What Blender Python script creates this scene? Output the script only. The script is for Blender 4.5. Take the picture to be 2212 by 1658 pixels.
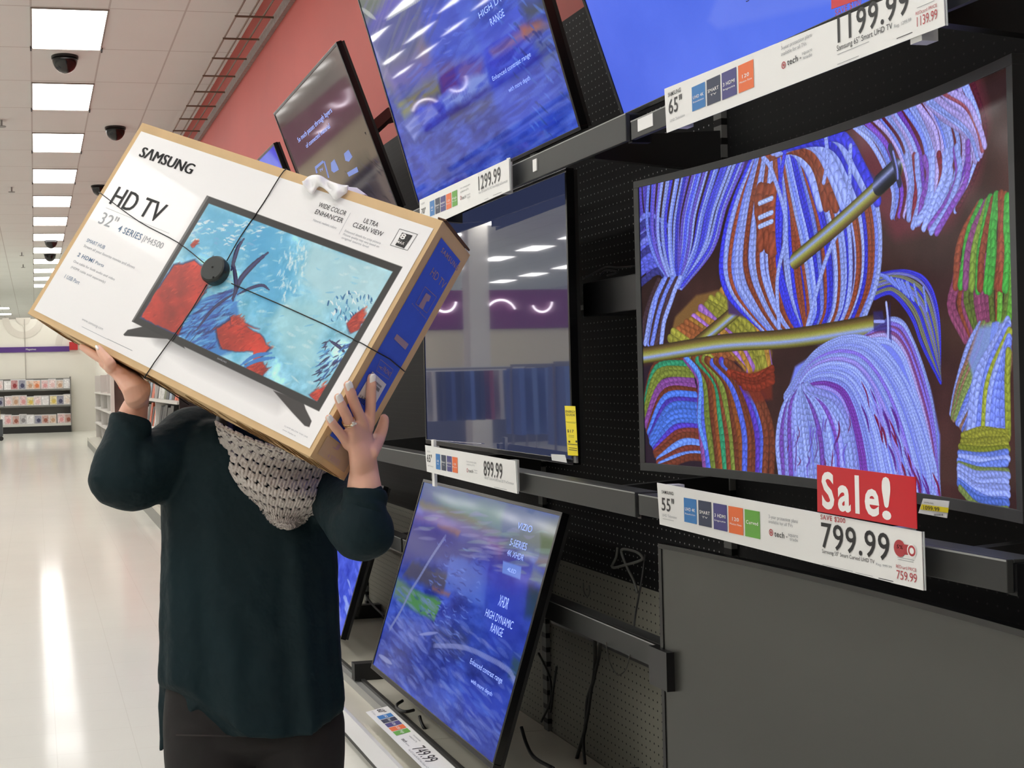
import bpy, bmesh, math, random
import numpy as np
from mathutils import Vector, Matrix
random.seed(7); RNG = np.random.RandomState(7)
for o in list(bpy.data.objects): bpy.data.objects.remove(o)
SC = bpy.context.scene
COL = SC.collection
# ------------------------------------------------------------------ camera
F = 2700.; CX, CY = 600., 819.; RHO = .0245; TH = math.atan(525/2700); H0 = 1.42
A = lambda *v: np.array(v, float)
Fw = A(math.sin(TH), math.cos(TH), 0); R0 = A(math.cos(TH), -math.sin(TH), 0); U0 = A(0, 0, 1)
Uc = U0*math.cos(RHO)+R0*math.sin(RHO); Rc = R0*math.cos(RHO)-U0*math.sin(RHO); C0 = A(0, 0, H0)
cam_d = bpy.data.cameras.new('camera'); cam = bpy.data.objects.new('camera', cam_d); COL.objects.link(cam)
cam_d.sensor_width = 36; cam_d.lens = 36*F/2212; cam_d.shift_x = (1106-CX)/2212; cam_d.shift_y = -(829-CY)/2212
cam_d.clip_start = .05; cam_d.clip_end = 200
M = Matrix.Identity(4)
for i in range(3):
    M[i][0] = Rc[i]; M[i][1] = Uc[i]; M[i][2] = -Fw[i]; M[i][3] = C0[i]
cam.matrix_world = M; SC.camera = cam
SC.view_settings.view_transform = 'Standard'; SC.view_settings.look = 'None'
SC.view_settings.exposure = 0.0; SC.view_settings.gamma = 1; SC.view_settings.use_curve_mapping = False
w = bpy.data.worlds.new('world'); SC.world = w; w.use_nodes = True
w.node_tree.nodes['Background'].inputs[0].default_value = (.75, .78, .8, 1); w.node_tree.nodes['Background'].inputs[1].default_value = .35
PANEL = 10.2      # radiance of the fluorescent diffusers
# a pixel of the photograph -> a point in the room
def ray(px, py): return (px-CX)/F*Rc-(py-CY)/F*Uc+Fw
def atX(px, py, x): r = ray(px, py); return C0+r*(x/r[0])
def atY(px, py, y): r = ray(px, py); return C0+r*(y/r[1])
def atZ(px, py, z): r = ray(px, py); return C0+r*((z-H0)/r[2])
def atS(px, py, s): return C0+ray(px, py)*s
def unit(v): v = np.asarray(v, float); return v/(np.linalg.norm(v)+1e-12)
def lin(c):
    c = np.asarray(c, float)/255.
    return np.where(c <= .04045, c/12.92, ((c+.055)/1.055)**2.4)
# ------------------------------------------------------------------ materials
def new_mat(name):
    m = bpy.data.materials.new(name); m.use_nodes = True
    nt = m.node_tree; return m, nt, nt.nodes['Principled BSDF']
def mat(name, rgb, rough=.5, metal=0, emit=None, es=0, noise=None, bump=None, spec=.5, coat=0, sss=0, trans=0, alpha=1):
    m, nt, b = new_mat(name); c = list(lin(rgb))+[1]
    b.inputs['Base Color'].default_value = c; b.inputs['Roughness'].default_value = rough; b.inputs['Metallic'].default_value = metal
    b.inputs['Specular IOR Level'].default_value = spec
    if coat: b.inputs['Coat Weight'].default_value = coat; b.inputs['Coat Roughness'].default_value = .05
    if sss: b.inputs['Subsurface Weight'].default_value = sss; b.inputs['Subsurface Radius'].default_value = (.01, .004, .002); b.inputs['Subsurface Scale'].default_value = 1
    if trans: b.inputs['Transmission Weight'].default_value = trans
    if alpha < 1: b.inputs['Alpha'].default_value = alpha
    if emit is not None:
        b.inputs['Emission Color'].default_value = list(lin(emit))+[1]; b.inputs['Emission Strength'].default_value = es
    if noise or bump:
        g = nt.nodes.new('ShaderNodeNewGeometry')
    if noise:   # (scale, amount)
        n = nt.nodes.new('ShaderNodeTexNoise'); n.inputs['Scale'].default_value = noise[0]; n.inputs['Detail'].default_value = 5
        nt.links.new(g.outputs['Position'], n.inputs['Vector'])
        r = nt.nodes.new('ShaderNodeMapRange'); r.inputs[1].default_value = .3; r.inputs[2].default_value = .7
        r.inputs[3].default_value = 1-noise[1]; r.inputs[4].default_value = 1+noise[1]; nt.links.new(n.outputs[0], r.inputs[0])
        mx = nt.nodes.new('ShaderNodeVectorMath'); mx.operation = 'SCALE'; mx.inputs[0].default_value = c[:3]
        nt.links.new(r.outputs[0], mx.inputs[3]); nt.links.new(mx.outputs[0], b.inputs['Base Color'])
    if bump:    # (scale, strength, distance)
        n2 = nt.nodes.new('ShaderNodeTexNoise'); n2.inputs['Scale'].default_value = bump[0]; n2.inputs['Detail'].default_value = 4
        nt.links.new(g.outputs['Position'], n2.inputs['Vector'])
        bp = nt.nodes.new('ShaderNodeBump'); bp.inputs['Strength'].default_value = bump[1]; bp.inputs['Distance'].default_value = bump[2]
        nt.links.new(n2.outputs[0], bp.inputs['Height']); nt.links.new(bp.outputs[0], b.inputs['Normal'])
    return m
def grid_mask(nt, comps, periods, offs, half):
    """1 on grid lines: comps 'x','y','z' of the world position, given period, offset, half width"""
    g = nt.nodes.new('ShaderNodeNewGeometry'); s = nt.nodes.new('ShaderNodeSeparateXYZ'); nt.links.new(g.outputs['Position'], s.inputs[0]); outs = []
    def mth(op, a, b=None):
        n = nt.nodes.new('ShaderNodeMath'); n.operation = op
        for i, v in enumerate((a, b)):
            if v is None: continue
            if hasattr(v, 'is_linked') or hasattr(v, 'links'): nt.links.new(v, n.inputs[i])
            else: n.inputs[i].default_value = v
        return n.outputs[0]
    for cmp_, p, o in zip(comps, periods, offs):
        v = s.outputs['XYZ'.index(cmp_.upper())]
        t = mth('DIVIDE', mth('SUBTRACT', v, o), p); f = mth('SUBTRACT', t, mth('ROUND', t)); outs.append(mth('MULTIPLY', mth('ABSOLUTE', f), p))
    return outs, mth
def line_mat(name, rgb, rgb2, comps, periods, offs, half, rough, bumpd=None, noise=.04, coat=0, spec=.5):
    m, nt, b = new_mat(name); outs, mth = grid_mask(nt, comps, periods, offs, half)
    d = mth('MINIMUM', outs[0], outs[1]); k = mth('LESS_THAN', d, half)
    mx = nt.nodes.new('ShaderNodeMix'); mx.data_type = 'RGBA'; nt.links.new(k, mx.inputs[0])
    mx.inputs[6].default_value = list(lin(rgb))+[1]; mx.inputs[7].default_value = list(lin(rgb2))+[1]
    n = nt.nodes.new('ShaderNodeTexNoise'); n.inputs['Scale'].default_value = 1.7; g = nt.nodes.new('ShaderNodeNewGeometry'); nt.links.new(g.outputs['Position'], n.inputs['Vector'])
    r = nt.nodes.new('ShaderNodeMapRange'); r.inputs[3].default_value = 1-noise; r.inputs[4].default_value = 1+noise; nt.links.new(n.outputs[0], r.inputs[0])
    sc = nt.nodes.new('ShaderNodeVectorMath'); sc.operation = 'SCALE'; nt.links.new(mx.outputs[2], sc.inputs[0]); nt.links.new(r.outputs[0], sc.inputs[3])
    nt.links.new(sc.outputs[0], b.inputs['Base Color']); b.inputs['Roughness'].default_value = rough; b.inputs['Specular IOR Level'].default_value = spec
    if coat: b.inputs['Coat Weight'].default_value = coat; b.inputs['Coat Roughness'].default_value = .06
    return m
def dot_mat(name, rgb, dot, comps, rough=.5, period=.0254, rad=.0026):
    m, nt, b = new_mat(name); outs, mth = grid_mask(nt, comps, (period, period), (0, 0), 0)
    d = mth('SQRT', mth('ADD', mth('MULTIPLY', outs[0], outs[0]), mth('MULTIPLY', outs[1], outs[1])))
    k = mth('LESS_THAN', d, rad); mx = nt.nodes.new('ShaderNodeMix'); mx.data_type = 'RGBA'; nt.links.new(k, mx.inputs[0])
    mx.inputs[6].default_value = list(lin(rgb))+[1]; mx.inputs[7].default_value = list(lin(dot))+[1]
    nt.links.new(mx.outputs[2], b.inputs['Base Color']); b.inputs['Roughness'].default_value = rough; b.inputs['Specular IOR Level'].default_value = .15
    return m
def attr_mat(name, emit=0, rough=.4, spec=.5, base=True, coat=0):
    m, nt, b = new_mat(name); a = nt.nodes.new('ShaderNodeAttribute'); a.attribute_name = 'Col'
    if base: nt.links.new(a.outputs['Color'], b.inputs['Base Color'])
    else: b.inputs['Base Color'].default_value = (.004, .004, .005, 1)
    if emit: nt.links.new(a.outputs['Color'], b.inputs['Emission Color']); b.inputs['Emission Strength'].default_value = emit
    b.inputs['Roughness'].default_value = rough; b.inputs['Specular IOR Level'].default_value = spec
    if coat: b.inputs['Coat Weight'].default_value = coat; b.inputs['Coat Roughness'].default_value = .03
    return m
MT = {}
def P(key, *a, **k):
    if key not in MT: MT[key] = mat(key, *a, **k)
    return MT[key]
# ------------------------------------------------------------------ objects
ORG = {}
def tag(o, label=None, cat=None, group=None, kind=None):
    if label: o['label'] = label
    if cat: o['category'] = cat
    if group: o['group'] = group
    if kind: o['kind'] = kind
    return o
def thing(name, label, cat, loc=(0, 0, 0), group=None):
    o = bpy.data.objects.new(name, None); COL.objects.link(o); o.location = loc; o.empty_display_size = .05
    ORG[o.name] = A(*loc); return tag(o, label, cat, group)
def link_mesh(me, name, m, parent=None, org=None, smooth=False):
    o = bpy.data.objects.new(name, me); COL.objects.link(o)
    if m: me.materials.append(m)
    if parent is not None: o.parent = parent; ORG[o.name] = ORG[parent.name]
    else: o.location = org if org is not None else (0, 0, 0); ORG[o.name] = A(*o.location)
    if smooth: me.polygons.foreach_set('use_smooth', [True]*len(me.polygons))
    return o
class MB:
    def __init__(s): s.v = []; s.f = []
    def add(s, vs, fs):
        n = len(s.v); s.v += [tuple(map(float, p)) for p in vs]; s.f += [tuple(i+n for i in f) for f in fs]; return s
    def box(s, a, b):
        x0, y0, z0 = a; x1, y1, z1 = b
        return s.add([(x0, y0, z0), (x1, y0, z0), (x1, y1, z0), (x0, y1, z0), (x0, y0, z1), (x1, y0, z1), (x1, y1, z1), (x0, y1, z1)],
                     [(0, 3, 2, 1), (4, 5, 6, 7), (0, 1, 5, 4), (1, 2, 6, 5), (2, 3, 7, 6), (3, 0, 4, 7)])
    def hexa(s, p):   # 8 points: 4 of one side, 4 of the other
        return s.add(p, [(0, 3, 2, 1), (4, 5, 6, 7), (0, 1, 5, 4), (1, 2, 6, 5), (2, 3, 7, 6), (3, 0, 4, 7)])
    def prism(s, poly, d):
        n = len(poly); d = np.asarray(d, float); a = [np.asarray(p, float) for p in poly]
        return s.add(a+[p+d for p in a], [tuple(range(n))[::-1], tuple(range(n, 2*n))]+[(i, (i+1) % n, n+(i+1) % n, n+i) for i in range(n)])
    def poly(s, pts): return s.add(pts, [tuple(range(len(pts)))])
    def rings(s, R, cap=True, closed=True):
        n = len(R[0]); vs = [p for r in R for p in r]; fs = []
        for i in range(len(R)-1):
            for j in range(n if closed else n-1):
                k = (j+1) % n; fs.append((i*n+j, i*n+k, (i+1)*n+k, (i+1)*n+j))
        if cap: fs += [tuple(range(n))[::-1], tuple(range((len(R)-1)*n, len(R)*n))]
        return s.add(vs, fs)
    def tube(s, path, r, n=8, cap=True, ref=None):
        path = [np.asarray(p, float) for p in path]; R = []; N = len(path)
        r = [r]*N if np.isscalar(r) else r
        nrm = None
        for i, p in enumerate(path):
            t = unit(path[min(i+1, N-1)]-path[max(i-1, 0)])
            if nrm is None:
                nrm = np.asarray(ref, float) if ref is not None else (A(0, 0, 1) if abs(t[2]) < .9 else A(1, 0, 0))
            nrm = unit(nrm-t*(nrm@t)); b = np.cross(t, nrm); ra = r[i]; ra, rb = (ra, ra) if np.isscalar(ra) else ra
            R.append([p+nrm*math.cos(2*math.pi*k/n)*ra+b*math.sin(2*math.pi*k/n)*rb for k in range(n)])
        return s.rings(R, cap)
    def limb(s, path, r, n=20, ref=None, sub=5):
        """smooth rounded tube: radii per joint (ra along ref, rb across)"""
        path = np.array([np.asarray(p, float) for p in path]); r = np.array([(q, q) if np.isscalar(q) else q for q in r], float)
        PP = catmull(np.hstack([path, r]), sub); pts = PP[:, :3]; rr = PP[:, 3:]
        t0 = unit(pts[0]-pts[1]); t1 = unit(pts[-1]-pts[-2]); E0 = []; E1 = []
        for a in (15, 40, 65, 84):
            a = math.radians(90-a); E0.append((pts[0]+t0*rr[0].mean()*math.sin(a)*.9, rr[0]*math.cos(a))); E1.append((pts[-1]+t1*rr[-1].mean()*math.sin(a)*.9, rr[-1]*math.cos(a)))
        P2 = [e[0] for e in E0[:]]+list(pts)+[e[0] for e in E1[::-1]]; R2 = [e[1] for e in E0]+list(rr)+[e[1] for e in E1[::-1]]
        return s.tube(P2, [tuple(q) for q in R2], n, True, ref)
    def ball(s, c, r, nu=16, nv=10, ax=None):
        c = np.asarray(c, float); r = (r, r, r) if np.isscalar(r) else r; ax = np.eye(3) if ax is None else np.array(ax); R = []
        for i in range(1, nv):
            a = math.pi*i/nv; R.append([c+ax[0]*r[0]*math.sin(a)*math.cos(2*math.pi*j/nu)+ax[1]*r[1]*math.sin(a)*math.sin(2*math.pi*j/nu)+ax[2]*r[2]*math.cos(a) for j in range(nu)])
        return s.rings(R)
    def text(s, st, pl, bl, br, tl, off=.0018, bold=0, it=0, thick=0):
        """lettering in plane pl: bl/br = photo pixels of the baseline ends, tl = pixel of the top of a capital at the left"""
        p0 = pl.at(*bl, off); wd = (pl.at(*br, off)-p0)@pl.U; ht = (pl.at(*tl, off)-p0)@pl.V
        return s.text3(st, p0, pl.U, pl.V, wd, ht, bold, it)
    def text3(s, st, p0, U, V, wd, ht, bold=0, it=0):
        vs, fs, cap = text_geo(st, bold, it); x0 = vs[:, 0].min(); x1 = vs[:, 0].max(); sx = wd/max(x1-x0, 1e-6); sy = ht/cap
        return s.add([p0+U*(v[0]-x0)*sx+V*v[1]*sy for v in vs], fs)
    def build(s, name, m, parent=None, label=None, smooth=False, bevel=0, org=None):
        o_ = ORG[parent.name] if parent is not None else (A(*org) if org is not None else A(0, 0, 0))
        me = bpy.data.meshes.new(name); me.from_pydata([tuple(np.array(p)-o_) for p in s.v], [], s.f); me.update()
        o = link_mesh(me, name, m, parent, None if parent is not None else o_, smooth)
        if bevel:
            b = o.modifiers.new('bevel', 'BEVEL'); b.width = bevel; b.segments = 2; b.limit_method = 'ANGLE'
        if label: o['label'] = label
        return o
_TC = {}
def text_geo(st, bold=0, it=0):
    k = (st, bold, it)
    if k not in _TC:
        def mk(t):
            cu = bpy.data.curves.new('t', 'FONT'); cu.body = t; cu.size = 1; cu.resolution_u = 3; cu.offset = bold; cu.shear = it; cu.space_character = 1.0+bold*9
            o = bpy.data.objects.new('t', cu); me = bpy.data.meshes.new_from_object(o); v = np.array([q.co[:] for q in me.vertices]); f = [tuple(p.vertices) for p in me.polygons]
            bpy.data.objects.remove(o); bpy.data.curves.remove(cu); bpy.data.meshes.remove(me); return v, f
        v, f = mk(st); h, _ = mk('H'); _TC[k] = (v, f, h[:, 1].max())
    return _TC[k]
def catmull(p, sub):
    p = np.asarray(p, float)
    if len(p) < 3 or sub <= 1: return p
    q = np.vstack([2*p[0]-p[1], p, 2*p[-1]-p[-2]]); out = []
    for i in range(1, len(q)-2):
        for k in range(sub):
            t = k/sub; a, b, c, d = q[i-1], q[i], q[i+1], q[i+2]
            out.append(.5*((2*b)+(-a+c)*t+(2*a-5*b+4*c-d)*t*t+(-a+3*b-3*c+d)*t**3))
    out.append(p[-1]); return np.array(out)
class Plane:
    def __init__(s, o, U, V, sag=0, w=1):
        s.o = A(*o); s.U = unit(U); s.V = unit(V-np.dot(V, s.U)*s.U); s.N = np.cross(s.U, s.V); s.sag = sag; s.w = w
        if s.N @ (C0-s.o) < 0: s.N = -s.N
    def at(s, px, py, off=0):
        r = ray(px, py); n = off; p = None
        for _ in range(4 if s.sag else 1):
            k = ((s.o+s.N*n-C0)@s.N)/(r@s.N); p = C0+r*k
            if s.sag: n = off-s.sag*(1-(2*((p-s.o)@s.U)/s.w-1)**2)
        return p
    def uv(s, px, py):
        p = s.at(px, py)-s.o; return p@s.U, p@s.V
    def pt(s, u, v, off=0):
        if s.sag: off = off-s.sag*(1-(2*u/s.w-1)**2)
        return s.o+s.U*u+s.V*v+s.N*off
# ------------------------------------------------------------------ painted surfaces: a fine mesh whose points carry the colours
class Canvas:
    def __init__(s, pl, w, h, res, bg=(0, 0, 0)):
        s.pl = pl; s.w = w; s.h = h; s.k = res/w; s.W = int(res); s.H = int(round(h*s.k)); s.im = np.zeros((s.H, s.W, 3)); s.im[:] = bg
    def c(s, px, py): u, v = s.pl.uv(px, py); return u*s.k, (s.h-v)*s.k
    def pts(s, L): return np.array([s.c(*p) for p in L])
    def noise(s, n, seed=0, ax=1., ay=1.):
        r = np.random.RandomState(seed); out = np.zeros((s.H, s.W)); amp = 1; tot = 0
        for o in range(5):
            gx = max(2, int(n*ax*2**o)); gy = max(2, int(n*ay*2**o*s.H/s.W)+1); g = r.rand(gy+2, gx+2)
            x = np.linspace(0, gx, s.W); y = np.linspace(0, gy, s.H); xi = x.astype(int); yi = y.astype(int); fx = x-xi; fy = (y-yi)[:, None]; fx = fx*fx*(3-2*fx); fy = fy*fy*(3-2*fy)
            a = g[yi][:, xi]; b = g[yi][:, xi+1]; c_ = g[yi+1][:, xi]; d = g[yi+1][:, xi+1]
            out += amp*((a*(1-fx)+b*fx)*(1-fy)+(c_*(1-fx)+d*fx)*fy); tot += amp; amp *= .55
        return out/tot
    def mix(s, m, col): s.im += (np.asarray(col, float)-s.im)*np.clip(m, 0, 1)[..., None]
    def polymask(s, L, soft=2., rough=0, seed=0, photo=True):
        P_ = s.pts(L) if photo else np.array(L, float); x0, y0 = P_.min(0)-soft*3-rough*2; x1, y1 = P_.max(0)+soft*3+rough*2
        X0, Y0, X1, Y1 = max(0, int(x0)), max(0, int(y0)), min(s.W, int(x1)+1), min(s.H, int(y1)+1); m = np.zeros((s.H, s.W))
        if X1 <= X0 or Y1 <= Y0: return m
        yy, xx = np.mgrid[Y0:Y1, X0:X1].astype(float)
        if rough:
            n1 = s.noise(14, seed)[Y0:Y1, X0:X1]-.5; n2 = s.noise(14, seed+1)[Y0:Y1, X0:X1]-.5; xx = xx+n1*rough*4; yy = yy+n2*rough*4
        ins = np.zeros(xx.shape, bool); dist = np.full(xx.shape, 1e9); n = len(P_)
        for i in range(n):
            a = P_[i]; b = P_[(i+1) % n]; d = b-a
            t = np.clip(((xx-a[0])*d[0]+(yy-a[1])*d[1])/(d@d+1e-9), 0, 1); dist = np.minimum(dist, np.hypot(xx-a[0]-t*d[0], yy-a[1]-t*d[1]))
            cond = (a[1] > yy) != (b[1] > yy); xi = a[0]+(yy-a[1])*d[0]/(d[1] if abs(d[1]) > 1e-9 else 1e-9); ins ^= cond & (xx < xi)
        m[Y0:Y1, X0:X1] = np.clip(np.where(ins, .5+dist/soft/2, .5-dist/soft/2), 0, 1); return m
    def stroke(s, L, wd, col, mode='yarn', alpha=1., photo=True, twist=1., taper=False):
        P_ = s.pts(L) if photo else np.array(L, float); P_ = catmull(P_, 6); col = np.asarray(col, float)
        seg = np.linalg.norm(np.diff(P_, axis=0), axis=1); acc = np.concatenate([[0], np.cumsum(seg)]); tot = acc[-1]+1e-9
        N = min(400, max(2, int(tot/max(3., wd*.8)))); tt = np.linspace(0, tot, N+1); Q = np.stack([np.interp(tt, acc, P_[:, 0]), np.interp(tt, acc, P_[:, 1])], 1)
        for i in range(N):
            a, b = Q[i], Q[i+1]; wc = wd*(math.sin(math.pi*min(1, max(0, (i+.5)/N)))**.5 if taper else 1); r = wc/2+1
            X0, Y0, X1, Y1 = max(0, int(min(a[0], b[0])-r)), max(0, int(min(a[1], b[1])-r)), min(s.W, int(max(a[0], b[0])+r)+2), min(s.H, int(max(a[1], b[1])+r)+2)
            if X1 <= X0 or Y1 <= Y0: continue
            yy, xx = np.mgrid[Y0:Y1, X0:X1]; d = b-a; L2 = d@d+1e-9; t = np.clip(((xx-a[0])*d[0]+(yy-a[1])*d[1])/L2, 0, 1)
            dist = np.hypot(xx-a[0]-t*d[0], yy-a[1]-t*d[1]); m = np.clip(wc/2+.5-dist, 0, 1)*alpha
            if mode == 'yarn':
                sd = ((xx-a[0])*d[1]-(yy-a[1])*d[0])/math.sqrt(L2); along = tt[i]+t*math.sqrt(L2)
                q = np.clip(1-(2*dist/wc)**2, 0, 1)**.5; sh = (.66+.38*q)*(1+.10*twist*np.sin(along/wc*6.5+sd/wc*9.))
                c_ = col*sh[..., None]
            elif mode == 'rod':
                sd = ((xx-a[0])*d[1]-(yy-a[1])*d[0])/math.sqrt(L2)/wc*2; c_ = np.zeros(xx.shape+(3,))
                for k_ in range(3): c_[..., k_] = np.interp(-sd, [-1, -.6, -.25, 0, .3, .7, 1], col[:, k_])
            else: c_ = col
            blk = s.im[Y0:Y1, X0:X1]; blk += (c_-blk)*m[..., None]
    def bundle(s, A_, B_, n, cols, wd=1.25, jit=.25, seed=0, tw=1., grow=0):
        """n strands between two guide curves given in photo pixels"""
        r = random.Random(seed); a = catmull(s.pts(A_), 5); b = catmull(s.pts(B_), 5)
        def rs(p, k=12):
            q = np.concatenate([[0], np.cumsum(np.linalg.norm(np.diff(p, axis=0), axis=1))]); t = np.linspace(0, q[-1], k); return np.stack([np.interp(t, q, p[:, 0]), np.interp(t, q, p[:, 1])], 1)
        a, b = rs(a), rs(b); gap = np.linalg.norm(a-b, axis=1).mean()/max(1, n-1)
        order = list(range(n)); r.shuffle(order) if grow else None
        for i in order:
            t = i/max(1, n-1)+r.uniform(-jit, jit)/n; p = a*(1-t)+b*t; nz = np.array([[r.uniform(-1, 1), r.uniform(-1, 1)] for _ in range(4)])*gap*jit*1.2
            p = p+np.stack([np.interp(np.linspace(0, 3, 12), range(4), nz[:, 0]), np.interp(np.linspace(0, 3, 12), range(4), nz[:, 1])], 1)
            c_ = np.array(cols[r.randrange(len(cols))], float)*r.uniform(.88, 1.08)
            s.stroke(p, max(1.6, gap*wd*1.22), c_, 'yarn', photo=False, twist=tw)
    def build(s, name, m, parent, off=.0008, label=None):
        H, W = s.H, s.W; org = ORG[parent.name]; us = np.linspace(0, s.w, W); vs = np.linspace(s.h, 0, H)
        nn = off-(s.pl.sag*(1-(2*us/s.pl.w-1)**2) if s.pl.sag else 0)*np.ones(W)
        Pt = s.pl.o[None, None]+us[None, :, None]*s.pl.U+vs[:, None, None]*s.pl.V+nn[None, :, None]*s.pl.N-org
        me = bpy.data.meshes.new(name); me.vertices.add(W*H); me.vertices.foreach_set('co', Pt.reshape(-1).astype(np.float32))
        i = np.arange(H-1)[:, None]*W+np.arange(W-1)[None]; q = np.stack([i, i+W, i+W+1, i+1], -1).reshape(-1, 4)
        me.loops.add(q.size); me.loops.foreach_set('vertex_index', q.reshape(-1).astype(np.int32)); me.polygons.add(len(q)); me.polygons.foreach_set('loop_start', np.arange(0, q.size, 4).astype(np.int32))
        me.update(calc_edges=True); at = me.color_attributes.new('Col', 'BYTE_COLOR', 'POINT')
        c_ = np.ones((H*W, 4)); c_[:, :3] = lin(np.clip(s.im.reshape(-1, 3), 0, 255)); at.data.foreach_set('color', c_.reshape(-1).astype(np.float32))
        o = link_mesh(me, name, m, parent)
        if label: o['label'] = label
        return o
# common materials
M_black = P('black plastic', (16, 16, 18), .35); M_bezel = P('glossy black bezel', (12, 12, 14), .22); M_rail = P('charcoal powder coated steel', (46, 47, 46), .5, bump=(300, .1, .001))
M_dark = P('matte black steel', (20, 20, 20), .55); M_white = P('white card', (236, 236, 234), .35); M_ink = P('black ink', (35, 35, 37), .45)
M_grey = P('grey ink', (150, 152, 156), .5); M_red = P('red ink', (196, 30, 42), .4); M_wred = P('faded red ink', (176, 60, 66), .45); M_whiteink = P('white ink', (245, 245, 243), .4)
M_blue = P('blue ink', (40, 120, 190), .45); M_navy = P('navy ink', (38, 50, 78), .45); M_purp = P('purple ink', (66, 62, 128), .45); M_orng = P('orange ink', (236, 112, 52), .45); M_green = P('green ink', (100, 168, 62), .45)
M_cable = P('black rubber cable', (18, 18, 19), .5); M_steel = P('grey metal', (140, 140, 138), .4, .3)
# ------------------------------------------------------------------ the room
def struct(name, mb, m, bevel=0): o = mb.build(name, m, bevel=bevel); o['kind'] = 'structure'; return o
M_floor = line_mat('polished vinyl floor', (224, 223, 214), (213, 211, 201), 'xy', (.305, .305), (.05, 0), .0012, .10, spec=.025, noise=.035)
M_ceil = line_mat('ceiling tile', (226, 229, 226), (196, 194, 190), 'xy', (.61, 1.22), (.05-.01, 9.97), .008, .9, noise=.03)
M_redw = P('salmon red paint', (174, 68, 58), .6, noise=(2, .05)); M_cream = P('cream paint', (234, 230, 220), .6); M_offw = P('off white paint', (230, 232, 232), .7)
XL, YB, YE, ZC = -15., -6., 62., 4.39
struct('floor', MB().box((XL, YB, -.1), (1.95, YE, 0)), M_floor)
struct('ceiling', MB().box((XL, YB, ZC), (1.95, YE, ZC+.1)), M_ceil)
struct('wall_right', MB().box((1.83, YB, 0), (1.95, 28, ZC)), M_redw)
struct('wall_side', MB().box((1.83, 28, 0), (1.95, YE, ZC)), M_cream)
struct('wall_left', MB().box((XL-.1, YB, 0), (XL, YE, ZC)), M_offw)
struct('wall_back', MB().box((XL, YB-.1, 0), (1.95, YB, ZC)), P('pale grey paint', (190, 188, 186), .7))
struct('wall_end', MB().box((XL, YE, 0), (1.95, YE+.1, ZC)), P('deep red paint', (190, 90, 90), .7))
ZT = atY(50, 689, 38.5)[2]; ZP = atY(50, 749, 38.4)[2]
struct('wall_far', MB().box((-9, 38.5, 0), (1.83, 38.7, ZT)), M_cream)
struct('trim_1', MB().box((-9, 38.44, ZP-.16), (atY(150, 750, 38.4)[0], 38.5, ZP)), P('purple band', (84, 48, 128), .5))
struct('trim_2', MB().box((atY(150, 750, 38.3)[0], 38.30, ZP-.12), (atY(168, 750, 38.3)[0], 38.5, ZP+.12)), P('red band', (190, 40, 44), .5))
k_ = 3                                                  # pale ring motifs on the far wall
for px, py, r0, r1, a0, a1 in ((50, 686, .42, .62, math.pi, 2*math.pi), (50, 686, .0, .22, math.pi, 2*math.pi), (170, 744, .5, .7, math.pi*.55, math.pi)):
    c = atY(px, py, 38.49); a = [c+A(math.cos(t)*r0, 0, math.sin(t)*r0) for t in np.linspace(a0, a1, 40)]; b = [c+A(math.cos(t)*r1, 0, math.sin(t)*r1) for t in np.linspace(a0, a1, 40)]
    struct('trim_%d' % (k_ if k_ < 5 else 6), MB().add(a+b, [(k, k+1, 40+k+1, 40+k) for k in range(39)]), P('pale ring paint', (220, 214, 204), .6)); k_ += 1
struct('trim_5', MB().box((atY(53, 700, 38.48)[0]-.012, 38.48, 0), (atY(53, 700, 38.48)[0]+.012, 38.5, ZT)), P('seam', (180, 174, 164), .6))
o = MB().text3('Magazines', atY(56, 756, 38.43), A(1, 0, 0), A(0, 0, 1), .30, .05).build('purple_band_sign', M_whiteink); tag(o, 'small white lettering on the purple band of the far wall', 'sign')
# ------------------------------------------------------------------ ceiling lights
M_diff = mat('lit fluorescent diffuser', (255, 255, 255), .5, emit=(255, 253, 250), es=PANEL)
M_lframe = P('light frame', (150, 142, 134), .5)
ORD = ['nearest', 'second', 'third', 'fourth', 'fifth', 'sixth', 'seventh', 'eighth', 'ninth', 'tenth', 'eleventh', 'twelfth']
def light_proto():
    t = thing('ceiling_light', None, None); mb = MB(); w_, l_ = .59, 1.19
    for a, b in (((-.012, -.012, -.012), (0, l_+.012, .01)), ((w_, -.012, -.012), (w_+.012, l_+.012, .01)), ((0, -.012, -.012), (w_, 0, .01)), ((0, l_, -.012), (w_, l_+.012, .01))): mb.box(a, b)
    mb.build('frame', M_lframe, t); MB().box((0, 0, -.004), (w_, l_, .006)).build('diffuser', M_diff, t)
    for x in (-.02, w_+.006): MB().box((x, l_-.05, -.03), (x+.014, l_+.01, 0)).build('latch', M_dark, t)
    return t
def dup(src, loc, rz=0, label=None, group=None, rot=None):
    r = src.copy(); COL.objects.link(r); r.location = loc; r.rotation_euler = rot or (0, 0, rz)
    for ch in list(src.children):
        c = ch.copy(); COL.objects.link(c); c.parent = r
        for g in list(ch.children): d = g.copy(); COL.objects.link(d); d.parent = c
    if label: r['label'] = label
    if group: r['group'] = group
    return r
lp = light_proto(); first = True
for col, x in enumerate((.05, -3.0, -6.05, -9.1, -12.15)):
    for k in range(-6, 12 if col == 0 else 20):  # panels past the far wall are added, unseen, to brighten the ceiling there
        y = 10.0+2.483*k
        if col == 0 and k >= 0: lab = 'fluorescent ceiling panel above the aisle, %s in the visible row' % ORD[k]; g = 'ceiling light panels above the aisle'
        else: lab = 'fluorescent ceiling panel in the store outside the picture'; g = 'ceiling light panels outside the picture'
        if first: lp.location = (x, y, ZC-.001); tag(lp, lab, 'ceiling light', g); q = lp; first = False
        else: q = dup(lp, (x, y, ZC-.001), label=lab, group=g)
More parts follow.
